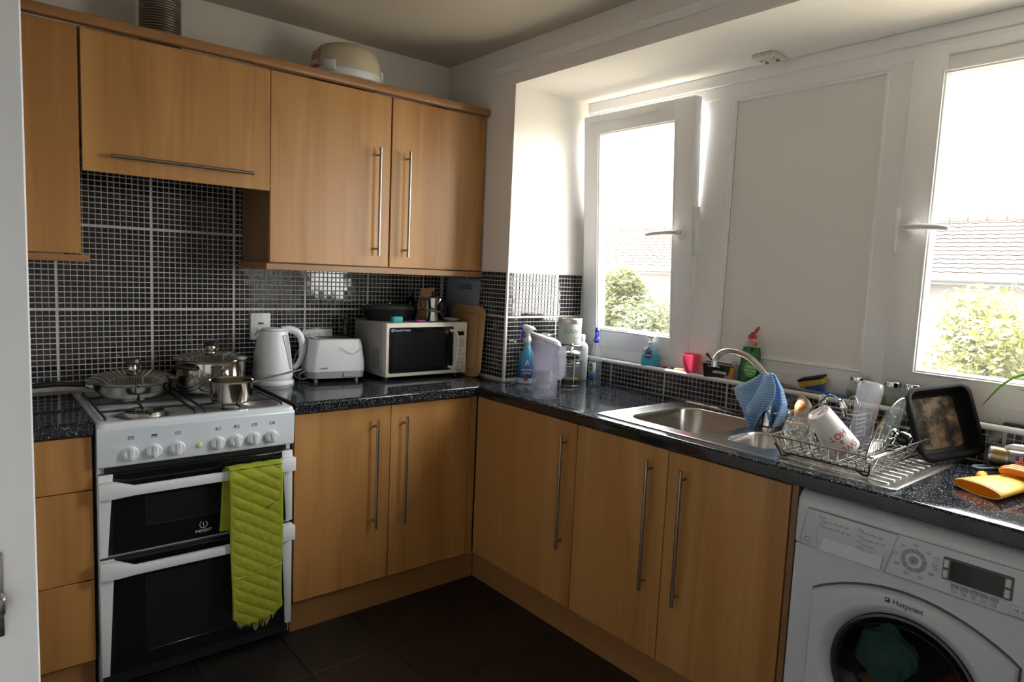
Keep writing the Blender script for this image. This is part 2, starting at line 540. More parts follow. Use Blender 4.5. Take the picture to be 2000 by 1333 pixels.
# reveal
wv = sempty('wall_reveal')
B().box(0.004, YR - 0.004, 0.90, 0.49, YR, 1.417).build('grout', GROUT, wv, smooth=False)
def fv(u, v): return Matrix(((1, 0, 0, u), (0, 0, -1, YR - 0.004), (0, 1, 0, v), (0, 0, 0, 1)))
mosaic(wv, fv, cells(0.003, 0.002, 0.483), cells(ZSEAM, 0.912, 1.418), seen=lambda u, v: v > 1.0)
# upstand under the window, and the tiled ledge
def fu(u, v): return Matrix(((0, 0, -1, 0.430), (-1, 0, 0, u), (0, 1, 0, v), (0, 0, 0, 1)))
mosaic(wu, fu, cells(-0.828, -3.0, YR - 0.006), [0.9155 + PITCH * (k + 0.35) for k in range(5)],
       seen=lambda u, v: -2.5 < u < -0.80 and not -2.24 < u < -1.68)
def fs(u, v): return Matrix(((1, 0, 0, v), (0, 1, 0, u), (0, 0, 1, 1.0225), (0, 0, 0, 1)))
LEDGE = sempty('wall_ledge')
B().box(0.4305, YE, 1.020, 0.53, YR, 1.0235).build('grout', GROUT, LEDGE, smooth=False)
mosaic(LEDGE, fs, cells(-0.828, -2.7, YR - 0.006), [0.448, 0.4685], limit=220)
ZL = 1.0255    # ledge surface

# ================================================================ window
w2 = sempty('window_2')
fr = B()
X0, X1 = 0.485, 0.528
fr.box(X0, -0.60, 1.0235, X1, YR, 2.27, 0.003, 1)                       # left stile
fr.box(X0, YE, 1.0235, X1, -0.60, 1.092, 0.003, 1)                      # bottom rail
fr.box(X0, YE, 2.17, X1, -0.60, 2.222, 0.003, 1)                        # head
fr.box(X0 - 0.012, YE, 2.222, X1, YR, 2.27, 0.005, 2)                   # head moulding
fr.box(X0, -1.365, 1.09, X1, -1.205, 2.172, 0.003, 1)                   # mullion
fr.box(X0, -2.022, 1.09, X1, -1.935, 2.172, 0.003, 1)                   # mullion
fr.box(X0, YE, 1.09, X1, -3.02, 2.172, 0.003, 1)
fr.box(X0 + 0.001, -1.94, 2.150, X1, -1.36, 2.18, 0.002, 1)
fr.box(X0 + 0.001, -1.94, 1.085, X1, -1.36, 1.135, 0.002, 1)
fr.build('frame', UPVC, w2)
def bead(y0, y1, z0, z1, x, w=0.014, d=0.012):
    """glazing bead: picture frame with a sloping face, y0 > y1"""
    b = B()
    o = [(x, y0, z0), (x, y1, z0), (x, y1, z1), (x, y0, z1)]
    i1 = [(x - 0.004, y0 - w * 0.3, z0 + w * 0.3), (x - 0.004, y1 + w * 0.3, z0 + w * 0.3), (x - 0.004, y1 + w * 0.3, z1 - w * 0.3), (x - 0.004, y0 - w * 0.3, z1 - w * 0.3)]
    i2 = [(x + d, y0 - w, z0 + w), (x + d, y1 + w, z0 + w), (x + d, y1 + w, z1 - w), (x + d, y0 - w, z1 - w)]
    b.loft([o, i1, i2], False, False)
    return b
bead(-1.352, -1.948, 1.122, 2.165, X0 + 0.0015).build('bead', UPVC, w2, smooth=False)
B().tube([(0.4985, -1.3645, 1.1345), (0.4985, -1.9355, 1.1345), (0.4985, -1.9355, 2.1525), (0.4985, -1.3645, 2.1525)], 0.0022, 6, True).build('seal_shade_line', mat('grey_seal_shade', (0.22, 0.23, 0.24), 0.6), w2)  # shadow line round the recessed panel, put in as a thin dark tube
B().box(0.498, -1.945, 1.12, 0.53, -1.355, 2.165).build('infill_panel', UPVCP, w2, smooth=False)

def sash(name, y0, y1, z0, z1, st, rail_b, rail_t, loc, tilt, handle_y, lever, vent):
    """local: x=0 is the room face, z from 0"""
    w = sempty(name); w.location = loc; w.rotation_euler = (0, R(tilt), 0)
    h = z1 - z0
    D = 0.050
    f = B()
    f.box(0, y0 - st, 0, D, y0, h, 0.004, 2).box(0, y1, 0, D, y1 + st, h, 0.004, 2)
    f.box(0.0005, y1 + st - 0.002, 0, D, y0 - st + 0.002, rail_b, 0.004, 2).box(0.0005, y1 + st - 0.002, h - rail_t, D, y0 - st + 0.002, h, 0.004, 2)
    f.build('sash_frame', UPVC, w)
    bead(y0 - st + 0.014, y1 + st - 0.014, rail_b - 0.014, h - rail_t + 0.014, 0.0, 0.02, 0.02).build('bead', UPVC, w, smooth=False)
    B().box(0.026, y1 + st - 0.003, rail_b - 0.003, 0.030, y0 - st + 0.003, h - rail_t + 0.003).build('pane', PANE, w, smooth=False)
    B().tube([(0.02, y0 - st, rail_b), (0.02, y1 + st, rail_b), (0.02, y1 + st, h - rail_t), (0.02, y0 - st, h - rail_t)], 0.003, 6, True).build('seal_shade_line', mat('grey_seal_shade', (0.22, 0.23, 0.24), 0.6), w)
    va, vb, vz = vent
    B().box(-0.012, vb, vz - 0.007, 0.002, va, vz + 0.007, 0.004, 2).build('trickle_vent', UPVC, w)
    hy, hz = handle_y
    hd = B().lathe([(0.0, 0.0), (0.026, 0.0), (0.026, 0.006), (0.02, 0.012), (0.0, 0.013)], 28, M=Matrix.Translation((0, hy, hz)) @ Matrix.Rotation(R(-90), 4, 'Y') @ Matrix.Diagonal((1.25, 1, 1, 1)))
    hd.build('handle_boss', UPVC, w)
    ly = lever
    lv = B().cyl((-0.01, hy, hz), (-0.045, hy, hz), 0.011, n=16)
    lv.tube(smooth_path([(-0.038, hy - 0.006 * ly / abs(ly), hz), (-0.047, hy + ly * 0.3, hz), (-0.05, hy + ly * 0.7, hz - 0.003), (-0.05, hy + ly, hz - 0.008)], 5), [0.012] * 6 + [0.011] * 5 + [0.010] * 4 + [0.006], 12, flat=0.85)
    lv.build('handle_lever', LGREY if False else mat('white_lever', (0.7, 0.7, 0.7), 0.3), w)
    return w
s1 = sash('window_1', -0.585, -1.222, 1.075, 2.187, 0.103, 0.097, 0.095, (0.476, 0, 1.075), -3.9, (-1.172, 0.552), 0.155, (-0.63, -1.04, 1.082))
# restrictor stay between sash and mullion
B().box(0.010, -1.236, 0.45, 0.045, -1.222, 0.66, 0.003, 1).build('lock_keep', UPVC, s1)
B().tube([(0.05, -1.226, 0.57), (0.075, -1.2, 0.54), (0.085, -1.20, 0.52)], 0.005, 8).build('restrictor_arm', CHROME, s1)
B().box(0.08, -1.203, 0.44, 0.088, -1.196, 0.58, 0.002, 1).build('restrictor_plate', UPVC, s1)
s3 = sash('window_3', -2.022, -3.02, 1.075, 2.203, 0.104, 0.085, 0.092, (0.468, 0, 1.075), 0, (-2.068, 0.552), -0.125, (-2.125, -2.9, 1.098))
B().box(-0.008, -2.028, 0.47, 0.01, -2.016, 0.62, 0.003, 1).build('hinge_cover', UPVC, s3)

# ================================================================ worktops
def front_poly(yf, back):
    """section (y, z) with a rounded nose; yf is the front"""
    P = [(back, 0.868), (yf + 0.004, 0.868), (yf, 0.872)]
    for k in range(7):
        a = R(180 - 90 * k / 6)
        P.append((yf + 0.010 + 0.010 * math.cos(a), 0.900 + 0.010 * math.sin(a)))
    return P + [(back, 0.910)]
o = B().prism(front_poly(-0.60, -0.005), 'x', XL + 0.002, -1.662).build('worktop', WORKTOP)
tag(o, 'short black speckled worktop left of the white cooker', 'worktop')
o = B().prism(front_poly(-0.60, -0.005), 'x', -1.026, -0.005).build('worktop', WORKTOP)
tag(o, 'black speckled worktop under the kettle and microwave', 'worktop')
HX0, HX1, HY0, HY1 = -0.118, 0.330, -1.96, -1.335
w = B()
fp_ = [(p[0], p[1]) for p in front_poly(-0.195, HX0)]
w.prism([(p[0], p[1]) for p in fp_], 'y', -3.09, -0.6015)
w.box(HX0, HY1, 0.868, 0.426, -0.6015, 0.910).box(HX0, -3.09, 0.868, 0.426, HY0, 0.910).box(HX1, HY0, 0.868, 0.426, HY1, 0.910)
w.box(0.008, -0.6015, 0.868, 0.426, YR - 0.008, 0.910)
o = w.build('worktop', WORKTOP)
tag(o, 'long black speckled worktop along the window holding the sink', 'worktop')

# ================================================================ cabinets
def bar_handle(parent, p0, p1, out, off=0.03, r=0.006, posts=0.03):
    """p0, p1 ends of the bar on the door face; out = unit vector off the door"""
    p0, p1, out = Vector(p0), Vector(p1), Vector(out)
    d = (p1 - p0).normalized()
    b = B().cyl(p0 + out * off, p1 + out * off, r, n=14)
    for q in (p0 + d * posts, p1 - d * posts):
        b.cyl(q, q + out * off, 0.0045, n=10)
    return b.build('handle', HANDLE, parent)
def door(parent, x0, x1, z0, z1, yf, name='door', m=None, flip=False):
    """door front on plane y = yf facing -y (or x = yf facing -x when flip, then x0, x1 are y)"""
    g = 0.0015
    if not flip:
        b = B().box(x0 + g, yf, z0 + g, x1 - g, yf + 0.018, z1 - g, 0.0012, 1)
    else:
        b = B().box(yf, x0 + g, z0 + g, yf + 0.018, x1 - g, z1 - g, 0.0012, 1)
    return b.build(name, m or WOOD, parent)
# base drawers at the far left
c = thing('drawer_cabinet', 'beech drawer cabinet left of the white cooker', 'cabinet', (-1.85, 0, 0))
B().box(-2.05 + 1.85, -0.56, 0.126, -1.664 + 1.85, -0.02, 0.866).build('carcass', WOODD, c, smooth=False)
for z0, z1 in ((0.69, 0.862), (0.398, 0.69), (0.128, 0.398)):
    door(c, -2.05 + 1.85, -1.663 + 1.85, z0, z1, -0.58, 'drawer')
# base unit between cooker and corner
c = thing('base_cabinet', 'two-door beech base cabinet under the toaster and microwave', 'cabinet', (-0.62, 0, 0))
X = 0.62
B().box(-1.022 + X, -0.56, 0.126, -0.17 + X, -0.02, 0.866).build('carcass', WOODC, c, smooth=False)
d = door(c, -1.022 + X, -0.6168 + X, 0.128, 0.862, -0.58)
bar_handle(d, (-0.691 + X, -0.58, 0.361), (-0.691 + X, -0.58, 0.814), (0, -1, 0))
d = door(c, -0.6168 + X, -0.215 + X, 0.128, 0.862, -0.58)
bar_handle(d, (-0.556 + X, -0.58, 0.359), (-0.556 + X, -0.58, 0.813), (0, -1, 0))
B().box(-0.213 + X, -0.578, 0.128, -0.178 + X, -0.56, 0.862, 0.001, 1).build('corner_post', WOOD, c)
# corner unit on the right run
c = thing('corner_cabinet', 'beech corner base cabinet with one door left of the sink doors', 'cabinet', (0, -0.9, 0))
Y = 0.9
B().box(-0.155, -1.214 + Y, 0.126, 0.40, -0.63 + Y, 0.866).build('carcass', WOODC, c, smooth=False)
d = door(c, -1.216 + Y, -0.583 + Y, 0.128, 0.862, -0.176, flip=True)
bar_handle(d, (-0.176, -1.160 + Y, 0.357), (-0.176, -1.160 + Y, 0.81), (-1, 0, 0))
c = thing('sink_cabinet', 'two-door beech cabinet under the sink', 'cabinet', (0, -1.64, 0))
Y = 1.64
s = B()
s.box(-0.155, -1.236 + Y, 0.126, 0.40, -1.218 + Y, 0.866).box(-0.155, -2.062 + Y, 0.126, 0.40, -2.044 + Y, 0.866).box(-0.155, -2.044 + Y, 0.126, 0.40, -1.236 + Y, 0.144)
s.build('carcass', WOODC, c, smooth=False)
d = door(c, -1.639 + Y, -1.2165 + Y, 0.128, 0.862, -0.176, flip=True)
bar_handle(d, (-0.176, -1.574 + Y, 0.359), (-0.176, -1.574 + Y, 0.815), (-1, 0, 0))
d = door(c, -2.0635 + Y, -1.639 + Y, 0.128, 0.862, -0.176, flip=True)
bar_handle(d, (-0.176, -1.712 + Y, 0.359), (-0.176, -1.712 + Y, 0.814), (-1, 0, 0))
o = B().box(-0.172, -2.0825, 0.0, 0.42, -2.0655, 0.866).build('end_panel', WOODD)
tag(o, 'brown end panel between the sink cabinet and the washing machine', 'panel')
struct(B().box(XL, -0.553, 0.0, -1.664, -0.538, 0.124).build('baseboard_left', WOODX, smooth=False))
struct(B().box(-1.022, -0.553, 0.0, -0.152, -0.538, 0.124).build('baseboard_back', WOODX, smooth=False))
struct(B().box(-0.150, -2.062, 0.0, -0.135, -0.5535, 0.124).build('baseboard_right', WOODY, smooth=False))

# wall units
ZU0, ZU1 = 1.419, 2.150
c = thing('wall_cabinet', 'narrow beech wall cabinet left of the extractor flap', 'cabinet', (-1.85, 0, ZU0))
X, Z = 1.85, -ZU0
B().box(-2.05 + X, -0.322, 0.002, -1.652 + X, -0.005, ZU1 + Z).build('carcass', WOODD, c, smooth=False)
door(c, -2.05 + X, -1.650 + X, 0.002, ZU1 + Z - 0.004, -0.341)
c = thing('extractor_cabinet', 'wide beech cabinet over the cooker with a long horizontal handle', 'cabinet', (-1.34, 0, 1.80))
X, Z = 1.34, -1.80
B().box(-1.648 + X, -0.322, 0.0, -1.036 + X, -0.012, ZU1 + Z).build('carcass', WOODC, c, smooth=False)
d = door(c, -1.6455 + X, -1.0335 + X, 1.692 + Z, ZU1 - 0.006 + Z, -0.345, 'flap_door')
bar_handle(d, (-1.567 + X, -0.345, 1.748 + Z), (-1.105 + X, -0.345, 1.748 + Z), (0, -1, 0), posts=0.05)
B().box(-1.60 + X, -0.30, -0.012, -1.08 + X, -0.04, 0.0, 0.002, 1).build('filter_grille', GREY, c)
c = thing('wall_cabinet', 'two-door beech wall cabinet above the microwave', 'cabinet', (-0.52, 0, ZU0))
X, Z = 0.52, -ZU0
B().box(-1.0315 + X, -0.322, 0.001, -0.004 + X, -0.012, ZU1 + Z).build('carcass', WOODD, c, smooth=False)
d = door(c, -1.0330 + X, -0.514 + X, 0.002, ZU1 + Z - 0.004, -0.341)
bar_handle(d, (-0.578 + X, -0.341, 1.468 + Z), (-0.578 + X, -0.341, 1.922 + Z), (0, -1, 0))
d = door(c, -0.510 + X, -0.006 + X, 0.002, ZU1 + Z - 0.004, -0.341)
bar_handle(d, (-0.434 + X, -0.341, 1.469 + Z), (-0.434 + X, -0.341, 1.925 + Z), (0, -1, 0))
o = B().box(-2.05, -0.366, ZU1 + 0.001, -0.001, -0.33, 2.183, 0.004, 2).build('cornice', WOODX)
tag(o, 'long beech cornice strip along the top of the wall cabinets', 'cornice')
pl = B().box(-1.05, -0.353, 1.392, -0.006, -0.335, 1.4185, 0.002, 1).box(-1.05, -0.335, 1.392, -1.032, -0.012, 1.4185, 0.002, 1)
o = pl.build('light_pelmet', WOODX)
tag(o, 'beech light pelmet under the two-door wall cabinet', 'pelmet')
pl = B().box(-2.05, -0.353, 1.396, -1.629, -0.335, 1.4185, 0.002, 1).box(-1.647, -0.335, 1.396, -1.629, -0.012, 1.4185, 0.002, 1)
o = pl.build('light_pelmet', WOODX)
tag(o, 'beech light pelmet under the narrow wall cabinet', 'pelmet')

# white door standing open at the far left
dr = sempty('door_1')
B().box(-1.995, -1.98, 0.008, -1.905, -1.22, 2.02, 0.002, 1).build('door_leaf', noisy('white_gloss_paint', [(0.3, (0.72, 0.745, 0.78)), (0.8, (0.78, 0.805, 0.84))], (6, 6, 1.5), 0.4), dr, smooth=False)
B().box(-1.967, -1.983, 0.955, -1.939, -1.979, 1.062, 0.002, 2).build('latch_plate', STEEL, dr)
lb = B().box(-1.96, -1.995, 0.985, -1.937, -1.982, 1.01, 0.005, 3)
lb.build('latch_bolt', STEEL, dr)
b = B()
for z in (0.966, 1.051): b.cyl((-1.945, -1.9845, z), (-1.945, -1.983, z), 0.0045, n=14)
b.build('screw', CHROME, dr)

# ================================================================ cooker
c = thing('cooker', 'white freestanding gas cooker with black double oven doors', 'cooker', (-1.344, 0, 0))
XA, XB = -0.309, 0.309
b = B()
b.box(XA, -0.575, 0.02, XB, -0.03, 0.868, 0.003, 1)
b.build('body', WHITE, c)
for x in (-0.27, 0.27):
    for y in (-0.52, -0.08): B().cyl((x, y, 0.0), (x, y, 0.025), 0.018, n=14).build('foot', BLACK, c)
# pressed hob with a sunken well
hob = B()
OUT = rrect(XA - 0.003, -0.610, XB + 0.003, -0.02, 0.022, 6)
def ins(d, r): return rrect(XA - 0.003 + d, -0.610 + d * 1.1, XB + 0.003 - d, -0.02 - d, r, 6)
hob.loft([z3(OUT, 0.868), z3(OUT, 0.893), z3(ins(0.003, 0.022), 0.899), z3(ins(0.010, 0.024), 0.902), z3(ins(0.028, 0.06), 0.902), z3(ins(0.036, 0.06), 0.897), z3(ins(0.046, 0.06), 0.8865)], True, True)
hob.build('hob', WHITE, c, angle=50)
# control panel, leaning back a little
cp = B()
cp.prism([(-0.585, 0.760), (-0.602, 0.760), (-0.606, 0.766), (-0.612, 0.880), (-0.609, 0.888), (-0.585, 0.888)], 'x', XA - 0.002, XB + 0.002, 0.003)
cp.build('control_panel', WHITE, c)
def knob(x, ang, s=1.0):
    M = Matrix.Translation((x, -0.6085, 0.799)) @ Matrix.Rotation(R(87), 4, 'X')
    k = B().lathe([(0.0, 0), (0.0235 * s, 0), (0.0235 * s, 0.004), (0.0215 * s, 0.006), (0.0195 * s, 0.016), (0.018 * s, 0.0185), (0, 0.0185)], 28, M=M)
    k.box(-0.0065, -0.019 * s, 0.016, 0.0065, 0.019 * s, 0.0265, 0.003, 2, M=M @ Matrix.Rotation(R(ang), 4, 'Z'))
    o = k.build('knob', WHITEP, c)
    B().box(-0.0008, 0.004, 0.0264, 0.0008, 0.017, 0.0269, M=M @ Matrix.Rotation(R(ang), 4, 'Z')).build('pointer', INKG, o, smooth=False)
    tk = B()
    for k in range(9):
        a = R(-130 + 30 * k)
        tk.box(-0.0005, 0.0268, 0, 0.0005, 0.0288, 0.0012, M=M @ Matrix.Rotation(a, 4, 'Z'))
    tk.build('dial_mark', INKG, c, smooth=False)
    return o
xs = [-1.563, -1.496, -1.427, -1.300, -1.239, -1.178, -1.116]
for i, x in enumerate(xs):
    knob(x + 1.344, (2, 0, -3, 4, 10, 0, 14)[i], 1.0)
    q = B(); X = x + 1.344; z = 0.845
    for a in ((-0.008, 0, 0.008, 0.001), (-0.008, 0.0085, 0.008, 0.0095), (-0.008, 0, -0.007, 0.0095), (0.007, 0, 0.008, 0.0095)):
        q.box(X + a[0], -0.6118, z + a[1], X + a[2], -0.6106, z + a[3])
    if i < 2: q.box(X - 0.007, -0.6118, z + (0.004 if i == 1 else 0.007), X + 0.007, -0.6106, z + 0.009)
    elif i == 2: q.box(X - 0.002, -0.6118, z + 0.004, X + 0.002, -0.6106, z + 0.006)
    else:
        dx, dz = ((-0.004, 0.003), (-0.004, 0.0065), (0.004, 0.0065), (0.004, 0.003))[i - 3]
        q.box(X + dx - 0.002, -0.6118, z + dz - 0.002, X + dx + 0.002, -0.6106, z + dz + 0.002)
    q.build('dial_symbol', INK, c, smooth=False)
MB = Matrix.Translation((-0.016, -0.6085, 0.799)) @ Matrix.Rotation(R(87), 4, 'X')
B().lathe([(0, 0), (0.0095, 0), (0.0095, 0.003), (0.007, 0.004), (0.007, 0.008), (0.005, 0.0095), (0, 0.0095)], 20, M=MB).build('ignition_button', mat('yellowed_plastic', (0.62, 0.58, 0.30), 0.4), c)
# oven doors
def oven_door(nm, z0, z1, hz0, hz1):
    d = B().box(XA + 0.004, -0.592, z0, XB - 0.004, -0.575, z1, 0.002, 1).build(nm, BLACK, c)
    B().box(XA + 0.035, -0.5985, z0 + 0.002, XB - 0.035, -0.592, z1 - 0.002, 0.0015, 1).build('glass', BLACKG, d)
    for s in (-1, 1):       # white side trims, tapering towards the bottom
        e = XA + 0.001 if s < 0 else XB - 0.001
        p = [(e, z0), (e - s * 0.022, z0), (e - s * 0.040, z1), (e, z1)]
        B().prism(p, 'y', -0.601, -0.590, 0.001).build('side_trim', WHITEP, d)
    # moulded handle: flat lugs at the ends, set-back bar between
    hb = B()
    zc0, zc1 = hz0, hz1
    sec = []
    def rect(x, yf, yb, za, zb): return [(x, yf, za), (x, yf, zb), (x, yb, zb), (x, yb, za)]
    hb.loft([rect(XA - 0.002, -0.628, -0.600, zc0, zc1), rect(XA + 0.042, -0.632, -0.600, zc0, zc1), rect(XA + 0.094, -0.640, -0.622, zc0 + 0.006, zc0 + 0.036),
             rect(XB - 0.094, -0.640, -0.622, zc0 + 0.006, zc0 + 0.036), rect(XB - 0.042, -0.632, -0.600, zc0, zc1), rect(XB + 0.002, -0.628, -0.600, zc0, zc1)])
    bmesh.ops.bevel(hb.bm, geom=hb.bm.edges[:], offset=0.0025, segments=2, profile=0.5, affect='EDGES')
    hb.build('handle', WHITEP, d, angle=30)
    return d
d1 = oven_door('grill_door', 0.470, 0.736, 0.664, 0.714)
d2 = oven_door('oven_door', 0.070, 0.458, 0.402, 0.456)
b = B().box(XA + 0.02, -0.585, 0.738, XB - 0.02, -0.57, 0.760)
b.build('vent_slot', BLACK, c, smooth=False)
B().box(XA + 0.006, -0.582, 0.025, XB - 0.006, -0.57, 0.066, 0.002, 1).build('plinth', BLACK, c)
DW = mat('oven_window', (0.012, 0.012, 0.012), 0.12)
B().box(XA + 0.13, -0.5991, 0.12, XB - 0.13, -0.5980, 0.385, 0.002, 1).build('window', DW, d2)
B().box(XA + 0.13, -0.5991, 0.55, XB - 0.13, -0.5980, 0.65, 0.002, 1).build('window', DW, d1)
SIL = mat('silver_print', (0.62, 0.62, 0.60), 0.35)
text(d1, 'INDESIT', 0.0135, (-0.001, -0.5987, 0.495), SIL, sx=1.1)
text(d1, 'i', 0.022, (-0.001, -0.5987, 0.517), SIL)
lg = B()
for a0, a1 in ((30, 330),):
    pts = [(-0.001 + 0.012 * math.sin(R(a)), -0.5990, 0.517 + 0.012 * math.cos(R(a))) for a in range(a0, a1 + 1, 12)]
    lg.tube(pts, 0.0009, 6)
lg.build('emblem', SIL, d1)
# burners
BX = {'fl': (-0.151, -0.455), 'bl': (-0.138, -0.195), 'fr': (0.130, -0.468), 'br': (0.145, -0.190)}
for k, (x, y) in BX.items():
    s = {'fl': 1.35, 'bl': 0.95, 'fr': 0.7, 'br': 0.95}[k]
    q = B().lathe([(0.060 * s, 0.8868), (0.056 * s, 0.890), (0.046 * s, 0.892), (0.046 * s, 0.9025), (0.043 * s, 0.904), (0.030 * s, 0.9035), (0.0, 0.9025)], 36, c=(x, y, 0))
    o = q.build('burner', STEEL, c)
    if k != 'fl':
        B().lathe([(0.040 * s, 0.9038), (0.040 * s, 0.9052), (0.036 * s, 0.906), (0, 0.906)], 30, c=(x, y, 0)).build('burner_cap', IRON, o)
    else:
        B().lathe([(0.0, 0.9037), (0.044, 0.9039), (0.048, 0.9050), (0.056, 0.9052), (0.060, 0.9042)], 36, c=(x, y, 0)).build('burner_ring', POLISH, o)
# two wire pan supports
ZP = 0.9085
for sx in (-1, 1):
    g = B()
    x0, x1 = (-0.285, -0.012) if sx < 0 else (0.012, 0.285)
    r = 0.0042
    rim = [(x, y, ZP - 0.012) for x, y in rrect(x0, -0.575, x1, -0.055, 0.035, 5)]
    # sides run low, the bars over the burners run high
    g.tube([(x0 + 0.004, -0.565, ZP - 0.018), (x0 + 0.004, -0.555, ZP), (x0 + 0.004, -0.075, ZP), (x0 + 0.004, -0.065, ZP - 0.018)], r, 8)
    g.tube([(x1 - 0.004, -0.565, ZP - 0.018), (x1 - 0.004, -0.555, ZP), (x1 - 0.004, -0.075, ZP), (x1 - 0.004, -0.065, ZP - 0.018)], r, 8)
    for y in (-0.325,):
        g.tube([(x0 + 0.004, y, ZP), (x1 - 0.004, y, ZP)], r, 8)
    for kk in (('fl', 'bl') if sx < 0 else ('fr', 'br')):
        bx, by = BX[kk]
        yb0, yb1 = (-0.555, -0.325) if by < -0.3 else (-0.325, -0.075)
        for p, q in (((x0 + 0.004, by), (bx - 0.028, by)), ((x1 - 0.004, by), (bx + 0.028, by)), ((bx, yb0), (bx, by - 0.034)), ((bx, yb1), (bx, by + 0.028))):
            g.tube([(p[0], p[1], ZP), (q[0] * 0.8 + p[0] * 0.2, q[1] * 0.8 + p[1] * 0.2, ZP + 0.0008), (q[0], q[1], ZP - 0.003)], r, 8)
    for x, y in ((x0 + 0.004, -0.565), (x1 - 0.004, -0.565), (x0 + 0.004, -0.065), (x1 - 0.004, -0.065)):
        g.cyl((x, y, 0.8866), (x, y, ZP - 0.016), 0.006, n=10)
    g.build('pan_support', IRON, c)
ZT = ZP + 0.0046

# ---------------------------------------------------------------- oven glove over the upper handle
GLOVE = noisy('lime_quilted_cotton', [(0.3, (0.24, 0.27, 0.012)), (0.7, (0.31, 0.34, 0.02))], (60, 60, 60), 0.9, bump=0.25)
gx0, gx1 = -1.278, -1.094
def quilt(u, v):
    """soft diamond pillows; u, v in metres"""
    a, d = (u * 0.62 + v) / 0.042, (u * 1.5 - v) / 0.085
    return min(abs(math.sin(math.pi * a)) ** 0.55, 0.55 + 0.45 * abs(math.sin(math.pi * d)) ** 0.5) * 0.0050
g = thing('oven_glove', 'lime green quilted double oven glove hung over the oven handle', 'oven glove', (-1.18, -0.64, 0.69))
ox, oy, oz = 1.18, 0.64, -0.69
FR0 = 0.705
def edge_bottom(u):   # frayed, slightly rounded lower hem
    return 0.160 + 0.018 * math.cos(math.pi * (u - 0.42)) * -1 + 0.004 * math.sin(37 * u) + (0.05 * max(0, abs(u - 0.5) - 0.38) / 0.12) * 0.35
def gfront(u, v):
    t = v
    z = FR0 + (edge_bottom(u) - FR0) * t
    lean = 0.012 * t
    x = gx0 + lean + (gx1 - 0.002 + 0.004 * math.sin(6 * t) - gx0 - lean * 0.5) * u
    e = min(u, 1 - u) * 0.185
    th = quilt(u * 0.185, z) if e > 0.012 else 0.0035
    y = -0.656 + 0.020 * t * (0.5 + 0.5 * math.cos(3 * t)) - th - 0.004 * math.sin(9 * t + 3 * u)
    if t < 0.05: y += 0.010 * (1 - t / 0.05)
    z2 = z
    return (x + ox, y + oy, z2 + oz)
B().grid(gfront, 40, 150).build('front_pad', GLOVE, g, solid=0.008)
def gtop(u, v):
    a = math.pi * v
    x = gx0 + (gx1 - gx0) * u
    return (x + ox, -0.632 - 0.0215 * math.cos(a) + oy, 0.7065 + 0.0075 * math.sin(a) + oz - 0.001 * math.sin(20 * u))
B().grid(gtop, 20, 10).build('fold', GLOVE, g, solid=0.007)
def gback(u, v):
    x = gx0 - 0.008 - 0.010 * v + (gx1 - gx0) * u
    z = 0.705 - (0.25 - 0.03 * math.cos(math.pi * u)) * v
    return (x + ox, -0.6125 + oy, z + oz)
B().grid(gback, 20, 30).build('back_pad', GLOVE, g, solid=0.006)
# raised pocket binding across the lower third
pts = [(gx0 + 0.012 + 0.172 * k / 10 + ox, -0.672 + oy + 0.012, 0.318 + 0.020 * (k / 10) ** 1.6 + 0.004 * math.cos(k) * 0 + oz) for k in range(11)]
B().tube(pts, 0.0045, 8).build('pocket_binding', GLOVE, g)
pts = [(gx1 - 0.050 + ox, -0.667 + oy, 0.556 + oz), (gx1 - 0.03 + ox, -0.669 + oy, 0.567 + oz), (gx1 - 0.012 + ox, -0.669 + oy, 0.572 + oz)]
B().tube(smooth_path(pts, 4), 0.004, 8).build('hanging_loop', GLOVE, g)
fr_ = B()
for k in range(70):
    u = rnd.uniform(0.08, 0.95)
    p = Vector(gfront(u, 0.995))
    l = rnd.uniform(0.008, 0.020) * (1.6 if 0.4 < u < 0.75 else 0.8)
    fr_.tube([p, p + Vector((rnd.uniform(-0.004, 0.004), rnd.uniform(-0.003, 0.003), -l))], 0.0009, 4)
fr_.build('frayed_hem', mat('frayed_thread', (0.42, 0.36, 0.16), 0.9), g)['kind'] = 'stuff'

# ---------------------------------------------------------------- pans
def lid_prof(r, h): return [(r, 0), (r + 0.004, 0.002), (r + 0.003, 0.005), (r * 0.92, 0.010), (r * 0.75, h * 0.62), (r * 0.45, h * 0.9), (r * 0.2, h), (0, h)]
def lid_knob(parent, z, base_r=0.016, k_r=0.026, kh=0.026, x=0, y=0):
    B().lathe([(base_r * 1.5, z - 0.002), (base_r, z + 0.006), (base_r * 0.85, z + 0.016), (base_r * 1.2, z + 0.022), (0, z + 0.022)], 24, c=(x, y, 0)).build('knob_stem', CHROME, parent)
    B().lathe([(k_r * 0.62, z + 0.021), (k_r * 0.95, z + 0.026), (k_r, z + 0.034), (k_r * 0.85, z + 0.021 + kh - 0.003), (k_r * 0.5, z + 0.021 + kh), (0, z + 0.021 + kh)], 24, c=(x, y, 0)).build('knob', BLACK, parent)
c = thing('frying_pan', 'steel frying pan with lid and long black handle, back left burner', 'pan', (-1.482, -0.20, ZT), -2)
B().lathe([(0, 0), (0.092, 0), (0.104, 0.004), (0.122, 0.022), (0.132, 0.046), (0.138, 0.050), (0.134, 0.052), (0.130, 0.049), (0.118, 0.022), (0.10, 0.007), (0, 0.006)], 48).build('pan_body', POLISH, c)
l = B().lathe([(0.1385, 0.0515), (0.149, 0.058), (0.151, 0.061), (0.140, 0.064), (0.110, 0.078), (0.065, 0.087), (0.03, 0.0895), (0, 0.09)], 48).build('lid', POLISH, c)
lid_knob(l, 0.088)
